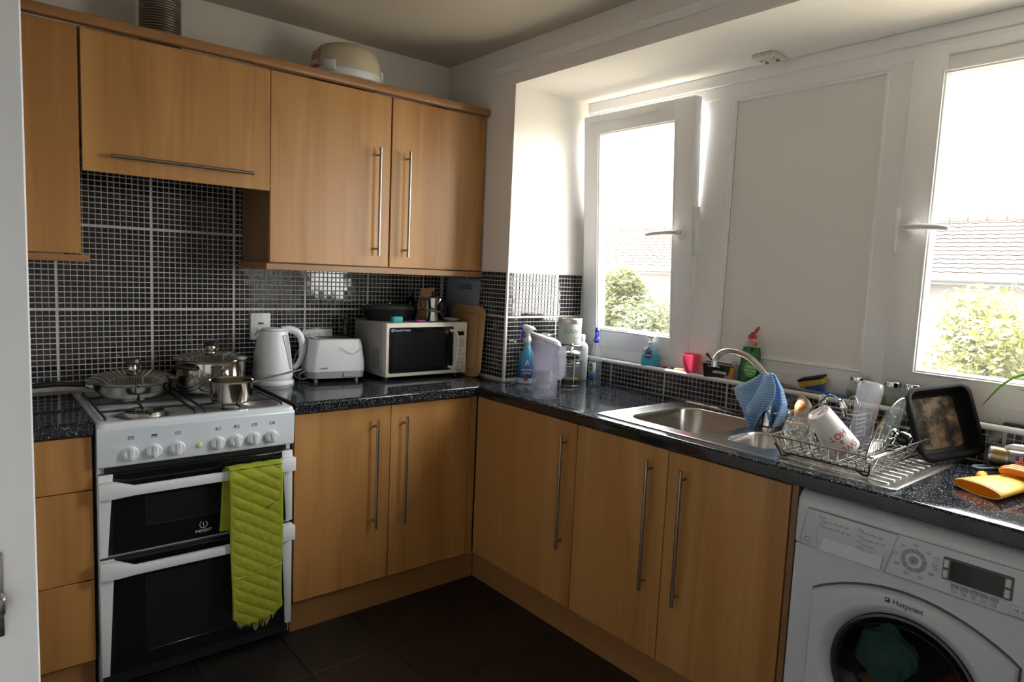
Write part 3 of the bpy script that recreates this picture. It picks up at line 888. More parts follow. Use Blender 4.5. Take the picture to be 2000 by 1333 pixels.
h = B().tube(smooth_path([(-0.134, 0.0, 0.042), (-0.175, -0.004, 0.050), (-0.24, -0.010, 0.056), (-0.31, -0.018, 0.054)], 5), [0.010] * 4 + [0.0125] * 8 + [0.013] * 3 + [0.009], 12, flat=0.75)
h.build('handle', BLACK, c)
B().tube([(-0.125, 0, 0.040), (-0.150, -0.001, 0.045)], 0.0115, 12).build('handle_collar', POLISH, c)
c = thing('stock_pot', 'tall steel stock pot with lid and two black side handles', 'pan', (-1.208, -0.196, ZT), 32)
B().lathe([(0, 0), (0.112, 0), (0.122, 0.005), (0.126, 0.014), (0.126, 0.114), (0.130, 0.118), (0.127, 0.120), (0.122, 0.116), (0.121, 0.014), (0, 0.006)], 56).build('pan_body', POLISH, c)
l = B().lathe([(0.126, 0.1195), (0.134, 0.1225), (0.135, 0.126), (0.124, 0.129), (0.095, 0.141), (0.055, 0.149), (0.025, 0.151), (0, 0.151)], 56).build('lid', POLISH, c)
lid_knob(l, 0.150, 0.020, 0.028, 0.022)
for s in (-1, 1):
    B().tube(smooth_path([(s * 0.124, -0.042, 0.098), (s * 0.143, -0.036, 0.101), (s * 0.153, -0.012, 0.104), (s * 0.153, 0.012, 0.104), (s * 0.143, 0.036, 0.101), (s * 0.124, 0.042, 0.098)], 4), 0.0105, 10, flat=0.8).build('handle', BLACK, c)
c = thing('saucepan', 'small open steel saucepan with thin steel handle, front right burner', 'pan', (-1.214, -0.470, ZT), -6)
B().lathe([(0, 0), (0.066, 0), (0.072, 0.006), (0.073, 0.072), (0.0765, 0.077), (0.0745, 0.079), (0.071, 0.075), (0.0695, 0.008), (0, 0.004)], 48).build('pan_body', POLISH, c)
B().tube(smooth_path([(0.070, 0.0, 0.066), (0.10, 0.004, 0.070), (0.17, 0.016, 0.083), (0.265, 0.036, 0.100)], 5), [0.007] * 4 + [0.0055] * 4 + [0.006] * 4 + [0.0072] * 3 + [0.004], 10, flat=0.55).build('handle', STEEL, c)

# ---------------------------------------------------------------- wall fittings on the back wall
c = thing('cooker_switch', 'tall white cooker switch plate above the kettle', 'switch', (-0.953, -0.0068, 1.155))
B().box(-0.043, -0.010, -0.073, 0.043, 0.0, 0.043, 0.002, 2).build('plate', WHITEP, c)
B().box(-0.012, -0.0115, -0.006, 0.012, -0.0098, 0.002, 0.0006, 1).build('neon', mat('dark_red_neon', (0.14, 0.015, 0.012), 0.3), c)
B().box(-0.014, -0.0145, -0.055, 0.014, -0.0098, -0.02, 0.002, 2).build('rocker', WHITEP, c)
B().cyl((0, -0.0108, 0.032), (0, -0.0098, 0.032), 0.003, n=12).build('screw', INKG, c)
c = thing('double_socket', 'white double power socket behind the toaster', 'socket', (-0.692, -0.0068, 1.079))
B().box(-0.073, -0.010, -0.043, 0.073, 0.0, 0.043, 0.002, 2).build('plate', WHITEP, c)
for s in (-1, 1):
    B().box(s * 0.012 - 0.006, -0.0135, 0.006, s * 0.012 + 0.006, -0.0098, 0.030, 0.0015, 2).build('rocker', WHITEP, c)
    q = B()
    for a in ((0, 0.018, 0.0018, 0.0042), (-0.011, -0.006, 0.0035, 0.0018), (0.011, -0.006, 0.0035, 0.0018)):
        q.box(s * 0.043 + a[0] - a[2], -0.0105, a[1] - a[3], s * 0.043 + a[0] + a[2], -0.0098, a[1] + a[3])
    q.build('pin_hole', INK, c, smooth=False)
    B().cyl((s * 0.064, -0.0106, 0), (s * 0.064, -0.0098, 0), 0.003, n=10).build('screw', INKG, c)
B().box(-0.0725, -0.0102, -0.0425, 0.0725, -0.0099, -0.042).build('edge', INKG, c, smooth=False)

# ---------------------------------------------------------------- kettle
c = thing('kettle', 'white cordless jug kettle with grey water gauge', 'kettle', (-0.948, -0.150, 0.910), -8)
B().lathe([(0, 0), (0.086, 0), (0.088, 0.006), (0.085, 0.016), (0.076, 0.021), (0, 0.021)], 40).build('base', WHITEP, c)
B().lathe([(0, 0.022), (0.079, 0.022), (0.083, 0.030), (0.084, 0.046), (0.0825, 0.060), (0.0815, 0.061), (0.078, 0.10), (0.071, 0.15), (0.063, 0.200), (0.060, 0.218), (0.056, 0.225), (0, 0.228)], 40).build('jug', WHITEP, c)
B().lathe([(0, 0.2275), (0.050, 0.2265), (0.044, 0.234), (0.02, 0.238), (0, 0.238)], 32).build('lid', WHITEP, c)
B().prism([(-0.074, 0.205), (-0.056, 0.224), (-0.05, 0.190)], 'y', -0.018, 0.018, 0.004).build('spout', WHITEP, c)
B().tube(smooth_path([(0.035, 0, 0.226), (0.072, 0, 0.228), (0.108, 0, 0.208), (0.124, 0, 0.160), (0.120, 0, 0.110), (0.103, 0, 0.075), (0.083, 0, 0.062)], 6), [0.013] * 12 + [0.012] * 12 + [0.010] * 12 + [0.007], 12, flat=1.25).build('handle', WHITEP, c)
# gauge: a tall wedge of grey on the front right
q = B()
def wall_r(z): 
    for (r0, z0), (r1, z1) in zip([(0.0825, 0.060), (0.078, 0.10), (0.071, 0.15), (0.063, 0.2), (0.060, 0.218)], [(0.078, 0.10), (0.071, 0.15), (0.063, 0.2), (0.060, 0.218), (0.05, 0.23)]):
        if z <= z1: return r0 + (r1 - r0) * (z - z0) / (z1 - z0)
    return 0.06
def gauge(u, v):
    z = 0.062 + 0.148 * v
    a = R(-42) + R(5 + 24 * v) * (u - 0.5) - R(8) * v
    rr = wall_r(z) + 0.0012
    return (rr * math.cos(a), rr * math.sin(a), z)
q.grid(gauge, 6, 16).build('water_gauge', mat('gauge_grey', (0.40, 0.42, 0.44), 0.25), c, solid=0.0015)
text(c, 'breville', 0.0125, (-0.018, -0.0835, 0.046), INKG, rot=(90, 0, -12), bend=0.085)

# ---------------------------------------------------------------- toaster and its cord
c = thing('toaster', 'white two-slot toaster with a grey base', 'toaster', (-0.688, -0.175, 0.910), -8)
def tl(z, w, d, r, ox=0): return z3(rrect(-w + ox, -d, w + ox, d, r, 6), z)
B().loft([tl(0.018, 0.118, 0.078, 0.03), tl(0.020, 0.121, 0.081, 0.03), tl(0.048, 0.124, 0.082, 0.03), tl(0.050, 0.122, 0.080, 0.03)]).build('base', GREY, c)
B().loft([tl(0.049, 0.125, 0.083, 0.03), tl(0.085, 0.125, 0.084, 0.032), tl(0.150, 0.117, 0.080, 0.034), tl(0.178, 0.112, 0.077, 0.036), tl(0.186, 0.108, 0.074, 0.036), tl(0.189, 0.100, 0.067, 0.034)]).build('housing', WHITEP, c)
B().loft([tl(0.1885, 0.098, 0.064, 0.03), tl(0.1915, 0.096, 0.062, 0.03)]).build('top_plate', CHROME, c)
for y in (-0.025, 0.025):
    B().box(-0.075, y - 0.011, 0.1914, 0.075, y + 0.011, 0.1924, 0.0004, 1).build('slot', BLACK, c)
B().box(0.022, -0.0855, 0.024, 0.082, -0.0815, 0.044, 0.002, 1).build('crumb_tray', GREY, c)
for x in (-0.09, 0.09):
    for y in (-0.055, 0.055): B().cyl((x, y, 0), (x, y, 0.02), 0.008, n=12).build('foot', GREY, c)
pts = [(0.005 + 0.10 * k / 12, -0.0848 + 0.0006 * k / 12, 0.155 - 0.03 * math.sin(math.pi * k / 12) * (0.4 + k / 12)) for k in range(13)]
B().tube(pts, 0.0012, 6).build('mould_line', LGREY, c)
text(c, 'breville', 0.0115, (-0.062, -0.0852, 0.066), INKG)
CORD = mat('white_cord', (0.62, 0.60, 0.54), 0.5)
pts = [(-0.745, -0.020, 1.062), (-0.80, -0.055, 1.03), (-0.835, -0.09, 0.975), (-0.838, -0.115, 0.930), (-0.815, -0.14, 0.9155), (-0.79, -0.165, 0.930), (-0.805, -0.175, 0.955), (-0.832, -0.16, 0.945), (-0.828, -0.15, 0.9225), (-0.80, -0.13, 0.9155), (-0.77, -0.10, 0.9155), (-0.74, -0.075, 0.9155)]
o = B().tube(smooth_path(pts, 6), 0.0038, 8).build('mains_lead', CORD)
tag(o, 'tangled white cord looping beside the toaster', 'cord')
c = thing('power_plug', 'white plug in the left half of the double socket', 'plug', (-0.735, -0.0171, 1.072))
B().box(-0.024, -0.022, -0.022, 0.024, 0.0, 0.026, 0.006, 2).build('plug_body', WHITEP, c)
# dark green oil bottle behind the toaster
c = thing('oil_bottle', 'dark green glass bottle behind the toaster', 'bottle', (-0.575, -0.062, 0.910))
B().lathe([(0, 0), (0.033, 0), (0.036, 0.004), (0.036, 0.135), (0.032, 0.155), (0.018, 0.185), (0.0135, 0.2), (0.0135, 0.232), (0.016, 0.234), (0.016, 0.245), (0, 0.245)], 28).build('bottle_body', mat('dark_olive_glass', (0.012, 0.016, 0.004), 0.06), c)
B().lathe([(0.0145, 0.2455), (0.0145, 0.262), (0.006, 0.268), (0.0045, 0.285), (0, 0.285)], 20).build('pourer', BLACK, c)

# ---------------------------------------------------------------- microwave
MW = (-0.272, -0.022, 0.910)
c = thing('microwave', 'cream microwave with black glass door', 'microwave', (-0.288, -0.308, 0.910), 0)
W2, DP, HT = 0.222, 0.285, 0.2635
B().box(-W2 + 0.002, 0.012, 0.018, W2 - 0.002, DP, HT - 0.003, 0.004, 2).build('casing', mat('casing_grey', (0.42, 0.42, 0.41), 0.35), c)
for x in (-0.19, 0.19):
    for y in (0.03, 0.25): B().cyl((x, y, 0), (x, y, 0.02), 0.014, n=14).build('foot', BLACK, c)
f = B().box(-W2, -0.022, 0.018, W2, 0.013, HT, 0.005, 3)
f.build('front_frame', OFFW, c)
XS = 0.140
d = B().loft([[(x, -0.0235, z) for x, z in rrect(-W2 + 0.017, 0.036, XS, HT - 0.020, 0.008, 4)], [(x, -0.0205, z) for x, z in rrect(-W2 + 0.017, 0.036, XS, HT - 0.020, 0.008, 4)]]).build('door', BLACKG, c, angle=20)
B().loft([[(x, -0.0240, z) for x, z in rrect(-W2 + 0.036, 0.056, XS - 0.045, HT - 0.042, 0.004, 3)], [(x, -0.0234, z) for x, z in rrect(-W2 + 0.036, 0.056, XS - 0.045, HT - 0.042, 0.004, 3)]]).build('door_mesh', mat('mw_mesh', (0.010, 0.010, 0.010), 0.15, 0, 0.3), d)
B().tube(smooth_path([(XS - 0.018, -0.024, HT - 0.038), (XS - 0.008, -0.046, HT - 0.042), (XS + 0.004, -0.054, HT - 0.075), (XS + 0.004, -0.056, HT * 0.5), (XS - 0.004, -0.054, 0.075), (XS - 0.014, -0.046, 0.050), (XS - 0.024, -0.024, 0.052)], 5), [0.0075] * 31, 10, flat=1.0).build('door_handle', OFFW, d)
text(d, 'Russell Hobbs', 0.0145, (-W2 + 0.084, -0.0238, HT - 0.033), mat('pale_print', (0.55, 0.56, 0.56), 0.5))
B().cyl((-W2 + 0.032, -0.0245, HT - 0.033), (-W2 + 0.032, -0.0236, HT - 0.033), 0.008, n=20).build('emblem', mat('badge_blue', (0.16, 0.20, 0.24), 0.4), d)
B().box(0.1425, -0.0226, 0.0185, 0.1433, -0.0215, HT - 0.001).build('panel_joint', INKG, c, smooth=False)
B().box(0.160, -0.0232, HT - 0.064, 0.202, -0.0215, HT - 0.044, 0.001, 1).build('display', BLACKG, c)
BT = mat('keypad_grey', (0.40, 0.39, 0.36), 0.5)
rows = [(HT - 0.086, 3), (HT - 0.100, 3), (HT - 0.114, 3), (HT - 0.136, 1), (HT - 0.154, 2), (HT - 0.178, 2), (HT - 0.196, 2), (HT - 0.214, 2), (HT - 0.2275, 2)]
for z, n in rows:
    for k in range(n):
        x = {3: (0.163, 0.1795, 0.196), 2: (0.168, 0.195), 1: (0.1795,)}[n][k]
        w = {3: 0.0065, 2: 0.0105, 1: 0.007}[n]
        B().box(x - w, -0.0230, z - 0.0052, x + w, -0.0215, z + 0.0052, 0.0006, 1).build('button', BT, c)
B().box(0.166, -0.0236, 0.0235, 0.196, -0.0215, 0.032, 0.001, 1).build('door_button', mat('keypad_dark', (0.22, 0.22, 0.21), 0.45), c)
vt = B()
for i in range(3):
    for j in range(11):
        vt.box(-W2 + 0.0015, 0.045 + 0.020 * i, 0.052 + 0.0085 * j, -W2 + 0.0028, 0.055 + 0.020 * i, 0.056 + 0.0085 * j)
vt.build('side_vents', BLACK, c, smooth=False)

MZ = 0.910 + HT + 0.0005
# black roasting pot with lid on the microwave
c = thing('roasting_pot', 'low black oval roasting pot with a grey lid on the microwave', 'pot', (-0.380, -0.125, MZ), 4)
B().lathe([(0, 0), (0.115, 0), (0.125, 0.008), (0.137, 0.048), (0.142, 0.052), (0.138, 0.054), (0.132, 0.050), (0, 0.045)], 48, sx=0.97, sy=0.66).build('pot_body', BLACK, c)
l = B().lathe([(0.142, 0.0535), (0.145, 0.058), (0.140, 0.064), (0.115, 0.071), (0.06, 0.0745), (0, 0.075)], 48, sx=0.97, sy=0.66).build('lid', mat('dark_grey_lid', (0.05, 0.05, 0.052), 0.25), c)
B().lathe([(0.006, 0.0745), (0.005, 0.080), (0.007, 0.083), (0, 0.084)], 16).build('lid_stud', CHROME, l)
for s in (-1, 1):
    B().tube(smooth_path([(s * 0.130, -0.03, 0.050), (s * 0.146, -0.022, 0.052), (s * 0.151, 0, 0.052), (s * 0.146, 0.022, 0.052), (s * 0.130, 0.03, 0.050)], 4), 0.006, 8).build('handle', BLACK, c)
# turquoise clip, pink ring
def spl(z, d): return [(x, y + 0.004 * math.sin(60 * x), z) for x, y in rrect(-0.462 + d, -0.298 + d, -0.404 - d, -0.272 - d, 0.006, 4)]
o = B().loft([spl(MZ, 0.002), spl(MZ + 0.004, 0), spl(MZ + 0.022, 0.0), spl(MZ + 0.026, 0.003)]).build('sponge', mat('turquoise_foam', (0.02, 0.30, 0.33), 0.7))
tag(o, 'small turquoise sponge on the front edge of the microwave', 'sponge')
q = []
for k in range(24):
    a = 2 * math.pi * k / 24
    q.append((-0.312 + 0.023 * math.cos(a), -0.292 + 0.016 * math.sin(a), MZ + 0.0045))
o = B().tube(q, 0.0042, 8, True).build('hair_tie', mat('magenta_plastic', (0.42, 0.03, 0.30), 0.4))
tag(o, 'magenta ring lying on top of the microwave', 'ring')
# brown paper coffee packet
KR = noisy('brown_kraft_paper', [(0.3, (0.40, 0.20, 0.09)), (0.7, (0.47, 0.25, 0.12))], (20, 20, 20), 0.75)
c = thing('coffee_packet', 'open brown paper packet standing behind the moka pot', 'packet', (-0.196, -0.165, MZ), 14)
def bag(z, w, d, r): return [(x, y, z + (0.012 * math.sin(14 * x + 1) if z > 0.13 else 0)) for x, y in rrect(-w, -d, w, d, r, 3)]
B().loft([bag(0, 0.045, 0.026, 0.006), bag(0.005, 0.047, 0.028, 0.006), bag(0.07, 0.047, 0.026, 0.006), bag(0.115, 0.046, 0.012, 0.004), bag(0.146, 0.046, 0.003, 0.001)]).build('bag', KR, c, angle=25)
LB = noisy('pale_green_label', [(0.35, (0.62, 0.60, 0.52)), (0.5, (0.45, 0.50, 0.40)), (0.62, (0.60, 0.58, 0.50))], (60, 60, 60), 0.6)
B().box(-0.032, -0.0305, 0.016, 0.030, -0.0285, 0.100, 0.0004, 1, M=Matrix.Rotation(R(-2), 4, 'X')).build('label', LB, c)
# moka pot
c = thing('moka_pot', 'aluminium moka pot with black handle on the microwave', 'coffee pot', (-0.226, -0.266, MZ), -15)
MK = True
AL = mat('cast_aluminium', (0.62, 0.60, 0.57), 0.2, 1.0)
B().lathe([(0, 0), (0.0265, 0), (0.0275, 0.003), (0.0225, 0.042), (0.0225, 0.046), (0, 0.046)], 8).build('boiler', AL, c, angle=20)
B().lathe([(0.022, 0.0465), (0.023, 0.052), (0.021, 0.056), (0, 0.056)], 24).build('collar', AL, c)
B().lathe([(0.0205, 0.0562), (0.027, 0.108), (0.0275, 0.111), (0, 0.111)], 8).build('jug', AL, c, angle=20)
B().prism([(0.040, 0.108), (0.026, 0.111), (0.022, 0.082)], 'y', -0.009, 0.009, 0.002).build('spout', AL, c)
B().lathe([(0.0275, 0.1112), (0.026, 0.114), (0.010, 0.121), (0, 0.122)], 8).build('lid', AL, c, angle=20)
B().lathe([(0.006, 0.1215), (0.009, 0.127), (0.010, 0.137), (0.007, 0.141), (0, 0.141)], 14).build('lid_knob', BLACK, c)
B().tube(smooth_path([(-0.026, 0.0, 0.107), (-0.052, 0, 0.108), (-0.060, 0, 0.092), (-0.052, 0, 0.066), (-0.040, 0, 0.055)], 5), [0.0055] * 10 + [0.005] * 11, 8, flat=1.3).build('handle', BLACK, c)
# black scoop lying across the front of the moka pot
o = B().tube(smooth_path([(-0.318, -0.262, MZ + 0.003), (-0.310, -0.268, MZ + 0.048), (-0.292, -0.298, MZ + 0.056), (-0.25, -0.303, MZ + 0.052), (-0.212, -0.304, MZ + 0.048)], 5), [0.003] * 10 + [0.004] * 10 + [0.006], 8).build('coffee_scoop', BLACK)
tag(o, 'thin black scoop leaning in front of the moka pot', 'scoop')
# dark pepper mill and dark bottle behind
c = thing('dark_bottle', 'slim black bottle between roasting pot and brown packet', 'bottle', (-0.226, -0.062, MZ))
B().lathe([(0, 0), (0.022, 0), (0.023, 0.004), (0.023, 0.085), (0.018, 0.10), (0.010, 0.108), (0.010, 0.118), (0, 0.118)], 24).build('bottle_body', BLACKG, c)
B().lathe([(0.0125, 0.1182), (0.0125, 0.138), (0.010, 0.140), (0, 0.140)], 18).build('cap', BLACK, c)
c = thing('black_jug', 'small matt black milk jug right of the moka pot', 'jug', (-0.112, -0.150, MZ), -75)
B().lathe([(0, 0), (0.030, 0), (0.033, 0.004), (0.035, 0.03), (0.030, 0.060), (0.024, 0.085), (0.027, 0.105), (0.025, 0.104), (0.022, 0.085), (0, 0.08)], 28).build('jug_body', BLACK, c)
B().tube(smooth_path([(0.028, -0.01, 0.095), (0.052, -0.02, 0.085), (0.056, -0.022, 0.055), (0.034, -0.012, 0.035)], 5), 0.0055, 8).build('handle', BLACK, c)
# steel pan lid lying at the right end of the microwave
c = thing('saucer', 'pale grey saucer at the right end of the microwave top', 'saucer', (-0.118, -0.265, MZ))
B().lathe([(0, 0.0), (0.022, 0.0), (0.030, 0.004), (0.045, 0.012), (0.0445, 0.014), (0.029, 0.007), (0, 0.004)], 36).build('dish', mat('pale_grey_ceramic', (0.38, 0.42, 0.45), 0.25), c)

# ---------------------------------------------------------------- chopping boards leaning on the pillar side
def lean(x_bot, z_h, x_top): return math.atan2(x_top - x_bot, z_h)
c = thing('chopping_board', 'grey plastic chopping board with a slotted hand hole', 'chopping board', (-0.0385, -0.200, 0.9105), 0)
a = 3.3
M = Matrix.Rotation(R(a), 4, 'Y')
L = rrect(-0.150, 0.0, 0.135, 0.468, 0.014, 5)      # (y, z)
HOLES = []
for k in range(5): HOLES.append(rrect(-0.082 + 0.0215 * k, 0.420, -0.064 + 0.0215 * k, 0.430, 0.003, 2)); HOLES.append(rrect(-0.082 + 0.0215 * k, 0.434, -0.064 + 0.0215 * k, 0.444, 0.003, 2))
gb = B()
PM = Matrix(((0, 0, 1, 0), (1, 0, 0, 0), (0, 1, 0, 0), (0, 0, 0, 1)))
gb.plate(L, HOLES, -0.003, M @ PM).plate(L, HOLES, 0.003, M @ PM)
for lp in [L] + HOLES:
    gb.loft([[(-0.003, y, z) for y, z in lp], [(0.003, y, z) for y, z in lp]], False, False, M)
gb.build('board', mat('blue_grey_plastic', (0.25, 0.29, 0.34), 0.45), c, smooth=False)
BAM = wood('bamboo', (0.36, 0.20, 0.085), (0.43, 0.25, 0.11), (0.48, 0.29, 0.14), 'z', 0.5)
c = thing('chopping_board', 'worn wooden chopping board with a juice groove', 'chopping board', (-0.0535, -0.285, 0.9105), 0)
M = Matrix.Rotation(R(4.0), 4, 'Y')
L = rrect(-0.135, 0.0, 0.125, 0.345, 0.045, 7)
wbm = B()
wbm.loft([[(-0.0085, y, z) for y, z in L], [(-0.0098, 0.97 * y, 0.006 + 0.97 * z) for y, z in L]], False, True, M)
wbm.loft([[(0.007, y, z) for y, z in L], [(-0.0085, y, z) for y, z in L]], True, False, M)
wbm.build('board', BAM, c, angle=50)
gr = [(M @ Vector((-0.0098, y, z))) for y, z in rrect(-0.108, 0.035, 0.098, 0.305, 0.03, 6)]
B().tube(gr, 0.0022, 6, True).build('juice_groove', mat('groove_brown', (0.25, 0.135, 0.055), 0.6), c)
st = B()
for y, z in ((-0.02, 0.235), (-0.018, 0.19), (0.0, 0.20)):
    st.loft([[M @ Vector((-0.0099, y + 0.010 * math.cos(t), z + 0.018 * math.sin(t))) for t in [k * math.pi / 8 for k in range(16)]], [M @ Vector((-0.0104, y + 0.008 * math.cos(t), z + 0.015 * math.sin(t))) for t in [k * math.pi / 8 for k in range(16)]]], False, True)
st.build('turmeric_stain', mat('yellow_stain', (0.52, 0.27, 0.05), 0.6), c)

# ---------------------------------------------------------------- on top of the wall cabinets
c = thing('cake_carrier', 'beige domed cake carrier with white base on the wall cabinets', 'container', (-0.668, -0.214, 2.1838), 0)
B().lathe([(0, 0), (0.140, 0), (0.150, 0.006), (0.153, 0.030), (0.150, 0.036), (0.146, 0.034), (0, 0.03)], 56, sy=0.98).build('base_tray', WHITEP, c)
B().lathe([(0.1465, 0.0365), (0.147, 0.052), (0.141, 0.088), (0.128, 0.122), (0.112, 0.140), (0.085, 0.151), (0.05, 0.156), (0, 0.157)], 56, sy=0.98).build('dome', mat('beige_plastic', (0.52, 0.46, 0.34), 0.4), c)
B().box(0.134, -0.022, 0.018, 0.156, 0.016, 0.06, 0.004, 2, M=Matrix.Rotation(R(-38), 4, 'Z')).build('clip', WHITEP, c)
B().box(-0.030, -0.158, 0.020, 0.018, -0.144, 0.062, 0.005, 2, M=Matrix.Rotation(R(-48), 4, 'Z')).build('clip', WHITEP, c)
def band(a0, a1, z0, z1, off, m, nm, sk=0.0):
    def f(u, v):
        z = z0 + (z1 - z0) * v
        r = 0.1475 - max(0, z - 0.055) * 0.18 + off
        a = R(a0 + (a1 - a0) * u + sk * v)
        return (r * math.cos(a), 0.98 * r * math.sin(a), z)
    B().grid(f, 8, 6).build(nm, m, c, solid=0.0008)
LAB = noisy('printed_label', [(0.40, (0.05, 0.04, 0.04)), (0.46, (0.55, 0.10, 0.04)), (0.53, (0.60, 0.56, 0.50)), (0.60, (0.08, 0.05, 0.05)), (0.66, (0.35, 0.30, 0.12))], (50, 50, 30), 0.4)
band(166, 198, 0.040, 0.112, 0.0012, LAB, 'label')
band(165, 199, 0.038, 0.048, 0.0016, mat('label_pink', (0.5, 0.07, 0.16), 0.4), 'label_band')
band(172, 196, 0.05, 0.07, 0.0018, mat('label_white', (0.6, 0.58, 0.55), 0.4), 'label_band')
# crumpled wrap near the right end
q = bmesh.new(); bmesh.ops.create_icosphere(q, subdivisions=3, radius=0.03)
for v in q.verts:
    k = 1 + 0.35 * math.sin(v.co.x * 210 + 2) * math.sin(v.co.y * 170) * math.cos(v.co.z * 230)
    v.co = Vector((v.co.x * 1.5 * k, v.co.y * k, v.co.z * 0.75 * k))
b = B(); b._add(q)
o = b.build('crumpled_wrap', plastic_translucent('smoky_film', (0.30, 0.27, 0.25), 0.3, 0.15), smooth=False, loc=(-0.200, -0.235, ZU1 + 0.026))
tag(o, 'small crumpled plastic wrap on the right end of the wall cabinets', 'wrap')
# flexible flue above the extractor
du = []
z = ZU1 + 0.0005
k = 0
while z < H - 0.002:
    du.append((0.066 if k % 2 else 0.0695, z)); z += 0.0045; k += 1
o = B().lathe(du, 40, c=(-1.372, -0.165, 0)).build('flue_duct', mat('aluminium_flue', (0.42, 0.40, 0.36), 0.3, 1.0), angle=20)
tag(o, 'ribbed aluminium flue duct rising from the extractor cabinet', 'duct')

# ================================================================ sink and tap
ZW = 0.910
c = thing('sink', 'stainless steel one and a half bowl sink with drainer', 'sink', (0.13, -1.79, ZW))
ox, oy = -0.13, 1.79
SX0, SX1, SY0, SY1 = -0.143 + ox, 0.402 + ox, -2.318 + oy, -1.270 + oy
b1 = rrect(-0.085 + ox, -1.705 + oy, 0.305 + ox, -1.362 + oy, 0.075, 8)
b2 = rrect(-0.060 + ox, -1.932 + oy, 0.155 + ox, -1.748 + oy, 0.055, 8)
def shrink(L, d, cx, cy):
    out = []
    for x, y in L:
        v = Vector((x - cx, y - cy)); l = v.length
        out.append((cx + v.x * (1 - d / l), cy + v.y * (1 - d / l)))
    return out
STAIN = noisy('stainless_sink', [(0.3, (0.50, 0.48, 0.45)), (0.7, (0.58, 0.56, 0.53))], (4, 90, 90), 0.24, 1.0)
p = B()
outer = rrect(SX0, SY0, SX1, SY1, 0.012, 4)
in1 = rrect(SX0 + 0.010, SY0 + 0.010, SX1 - 0.010, SY1 - 0.010, 0.010, 4)
in2 = rrect(SX0 + 0.016, SY0 + 0.016, SX1 - 0.016, SY1 - 0.016, 0.010, 4)
p.loft([z3(outer, 0.0003), z3(outer, 0.003), z3(in1, 0.0055), z3(in2, 0.0030)], False, False)
p.plate(in2, [b1, b2], 0.0030)
for L, dep in ((b1, 0.155), (b2, 0.115)):
    cx = sum(q[0] for q in L) / len(L); cy = sum(q[1] for q in L) / len(L)
    p.loft([z3(L, 0.0030), z3(shrink(L, 0.004, cx, cy), 0.001), z3(shrink(L, 0.008, cx, cy), -0.006), z3(shrink(L, 0.022, cx, cy), -dep + 0.03), z3(shrink(L, 0.032, cx, cy), -dep + 0.008), z3(shrink(L, 0.055, cx, cy), -dep)], False, True)
p.build('sink_body', STAIN, c, angle=45, recalc=True)
for L, dep in ((b1, 0.155), (b2, 0.115)):
    cx = sum(q[0] for q in L) / len(L); cy = sum(q[1] for q in L) / len(L)
    B().lathe([(0.034, -dep + 0.0005), (0.032, -dep + 0.003), (0.018, -dep + 0.001), (0, -dep + 0.001)], 28, c=(cx, cy, 0)).build('drain', CHROME, c)
for k in range(9):
    x = -0.095 + ox + 0.042 * k
    B().box(x - 0.007, SY0 + 0.035, 0.0015, x + 0.007, SY0 + 0.345 - (0.03 if 0.06 < x < 0.2 else 0), 0.0062, 0.0022, 2).build('drainer_ridge', STAIN, c)
ZK = ZW + 0.0062

c = thing('mixer_tap', 'chrome swan-neck mixer tap behind the sink bowls', 'tap', (0.232, -1.752, ZW + 0.0032))
B().lathe([(0, 0), (0.030, 0), (0.030, 0.006), (0.024, 0.010), (0.0225, 0.075), (0.024, 0.080), (0.019, 0.086), (0, 0.086)], 32).build('tap_body', CHROME, c)
q = smooth_path([(0, 0, 0.082), (0.0, -0.002, 0.115), (0.003, 0.008, 0.155), (0.010, 0.045, 0.202), (0.016, 0.105, 0.240), (0.020, 0.170, 0.2535), (0.022, 0.220, 0.243), (0.023, 0.245, 0.215), (0.023, 0.247, 0.200)], 6)
B().tube(q, 0.0115, 16).build('spout', CHROME, c)
B().lathe([(0.0135, 0), (0.0135, 0.022), (0.010, 0.022), (0.010, 0)], 20, c=(0.023, 0.2475, 0.186)).build('aerator', CHROME, c)
B().tube([(0.0, -0.018, 0.055), (0.004, -0.040, 0.062), (0.008, -0.068, 0.078)], [0.006, 0.0055, 0.007], 10).build('lever', CHROME, c)

# blue gingham dishcloth hung over the tap neck
def gingham():
    m = mat('blue_gingham_cloth', (0.25, 0.42, 0.68), 0.9)
    n, l, b_ = nodes(m)
    uv = n.new('ShaderNodeUVMap'); mp = n.new('ShaderNodeMapping'); mp.inputs['Scale'].default_value = (20, 20, 1)
    l.new(uv.outputs[0], mp.inputs[0])
    sp = n.new('ShaderNodeSeparateXYZ'); l.new(mp.outputs[0], sp.inputs[0])
    tot = None
    for k in (0, 1):
        fr = n.new('ShaderNodeMath'); fr.operation = 'FRACT'; l.new(sp.outputs[k], fr.inputs[0])
        lt = n.new('ShaderNodeMath'); lt.operation = 'LESS_THAN'; lt.inputs[1].default_value = 0.42; l.new(fr.outputs[0], lt.inputs[0])
        if tot is None: tot = lt.outputs[0]
        else:
            a = n.new('ShaderNodeMath'); a.operation = 'ADD'; l.new(tot, a.inputs[0]); l.new(lt.outputs[0], a.inputs[1]); tot = a.outputs[0]
    hf = n.new('ShaderNodeMath'); hf.operation = 'MULTIPLY'; hf.inputs[1].default_value = 0.5; l.new(tot, hf.inputs[0])
    r = ramp(n, [(0.0, (0.16, 0.36, 0.70)), (0.5, (0.36, 0.58, 0.86)), (1.0, (0.70, 0.82, 0.94))])
    l.new(hf.outputs[0], r.inputs[0]); l.new(r.outputs[0], b_.inputs['Base Color'])
    return m
GING = gingham()
c = thing('dishcloth', 'blue and white gingham dishcloth draped over the tap neck', 'cloth', (0.238, -1.735, 1.10))
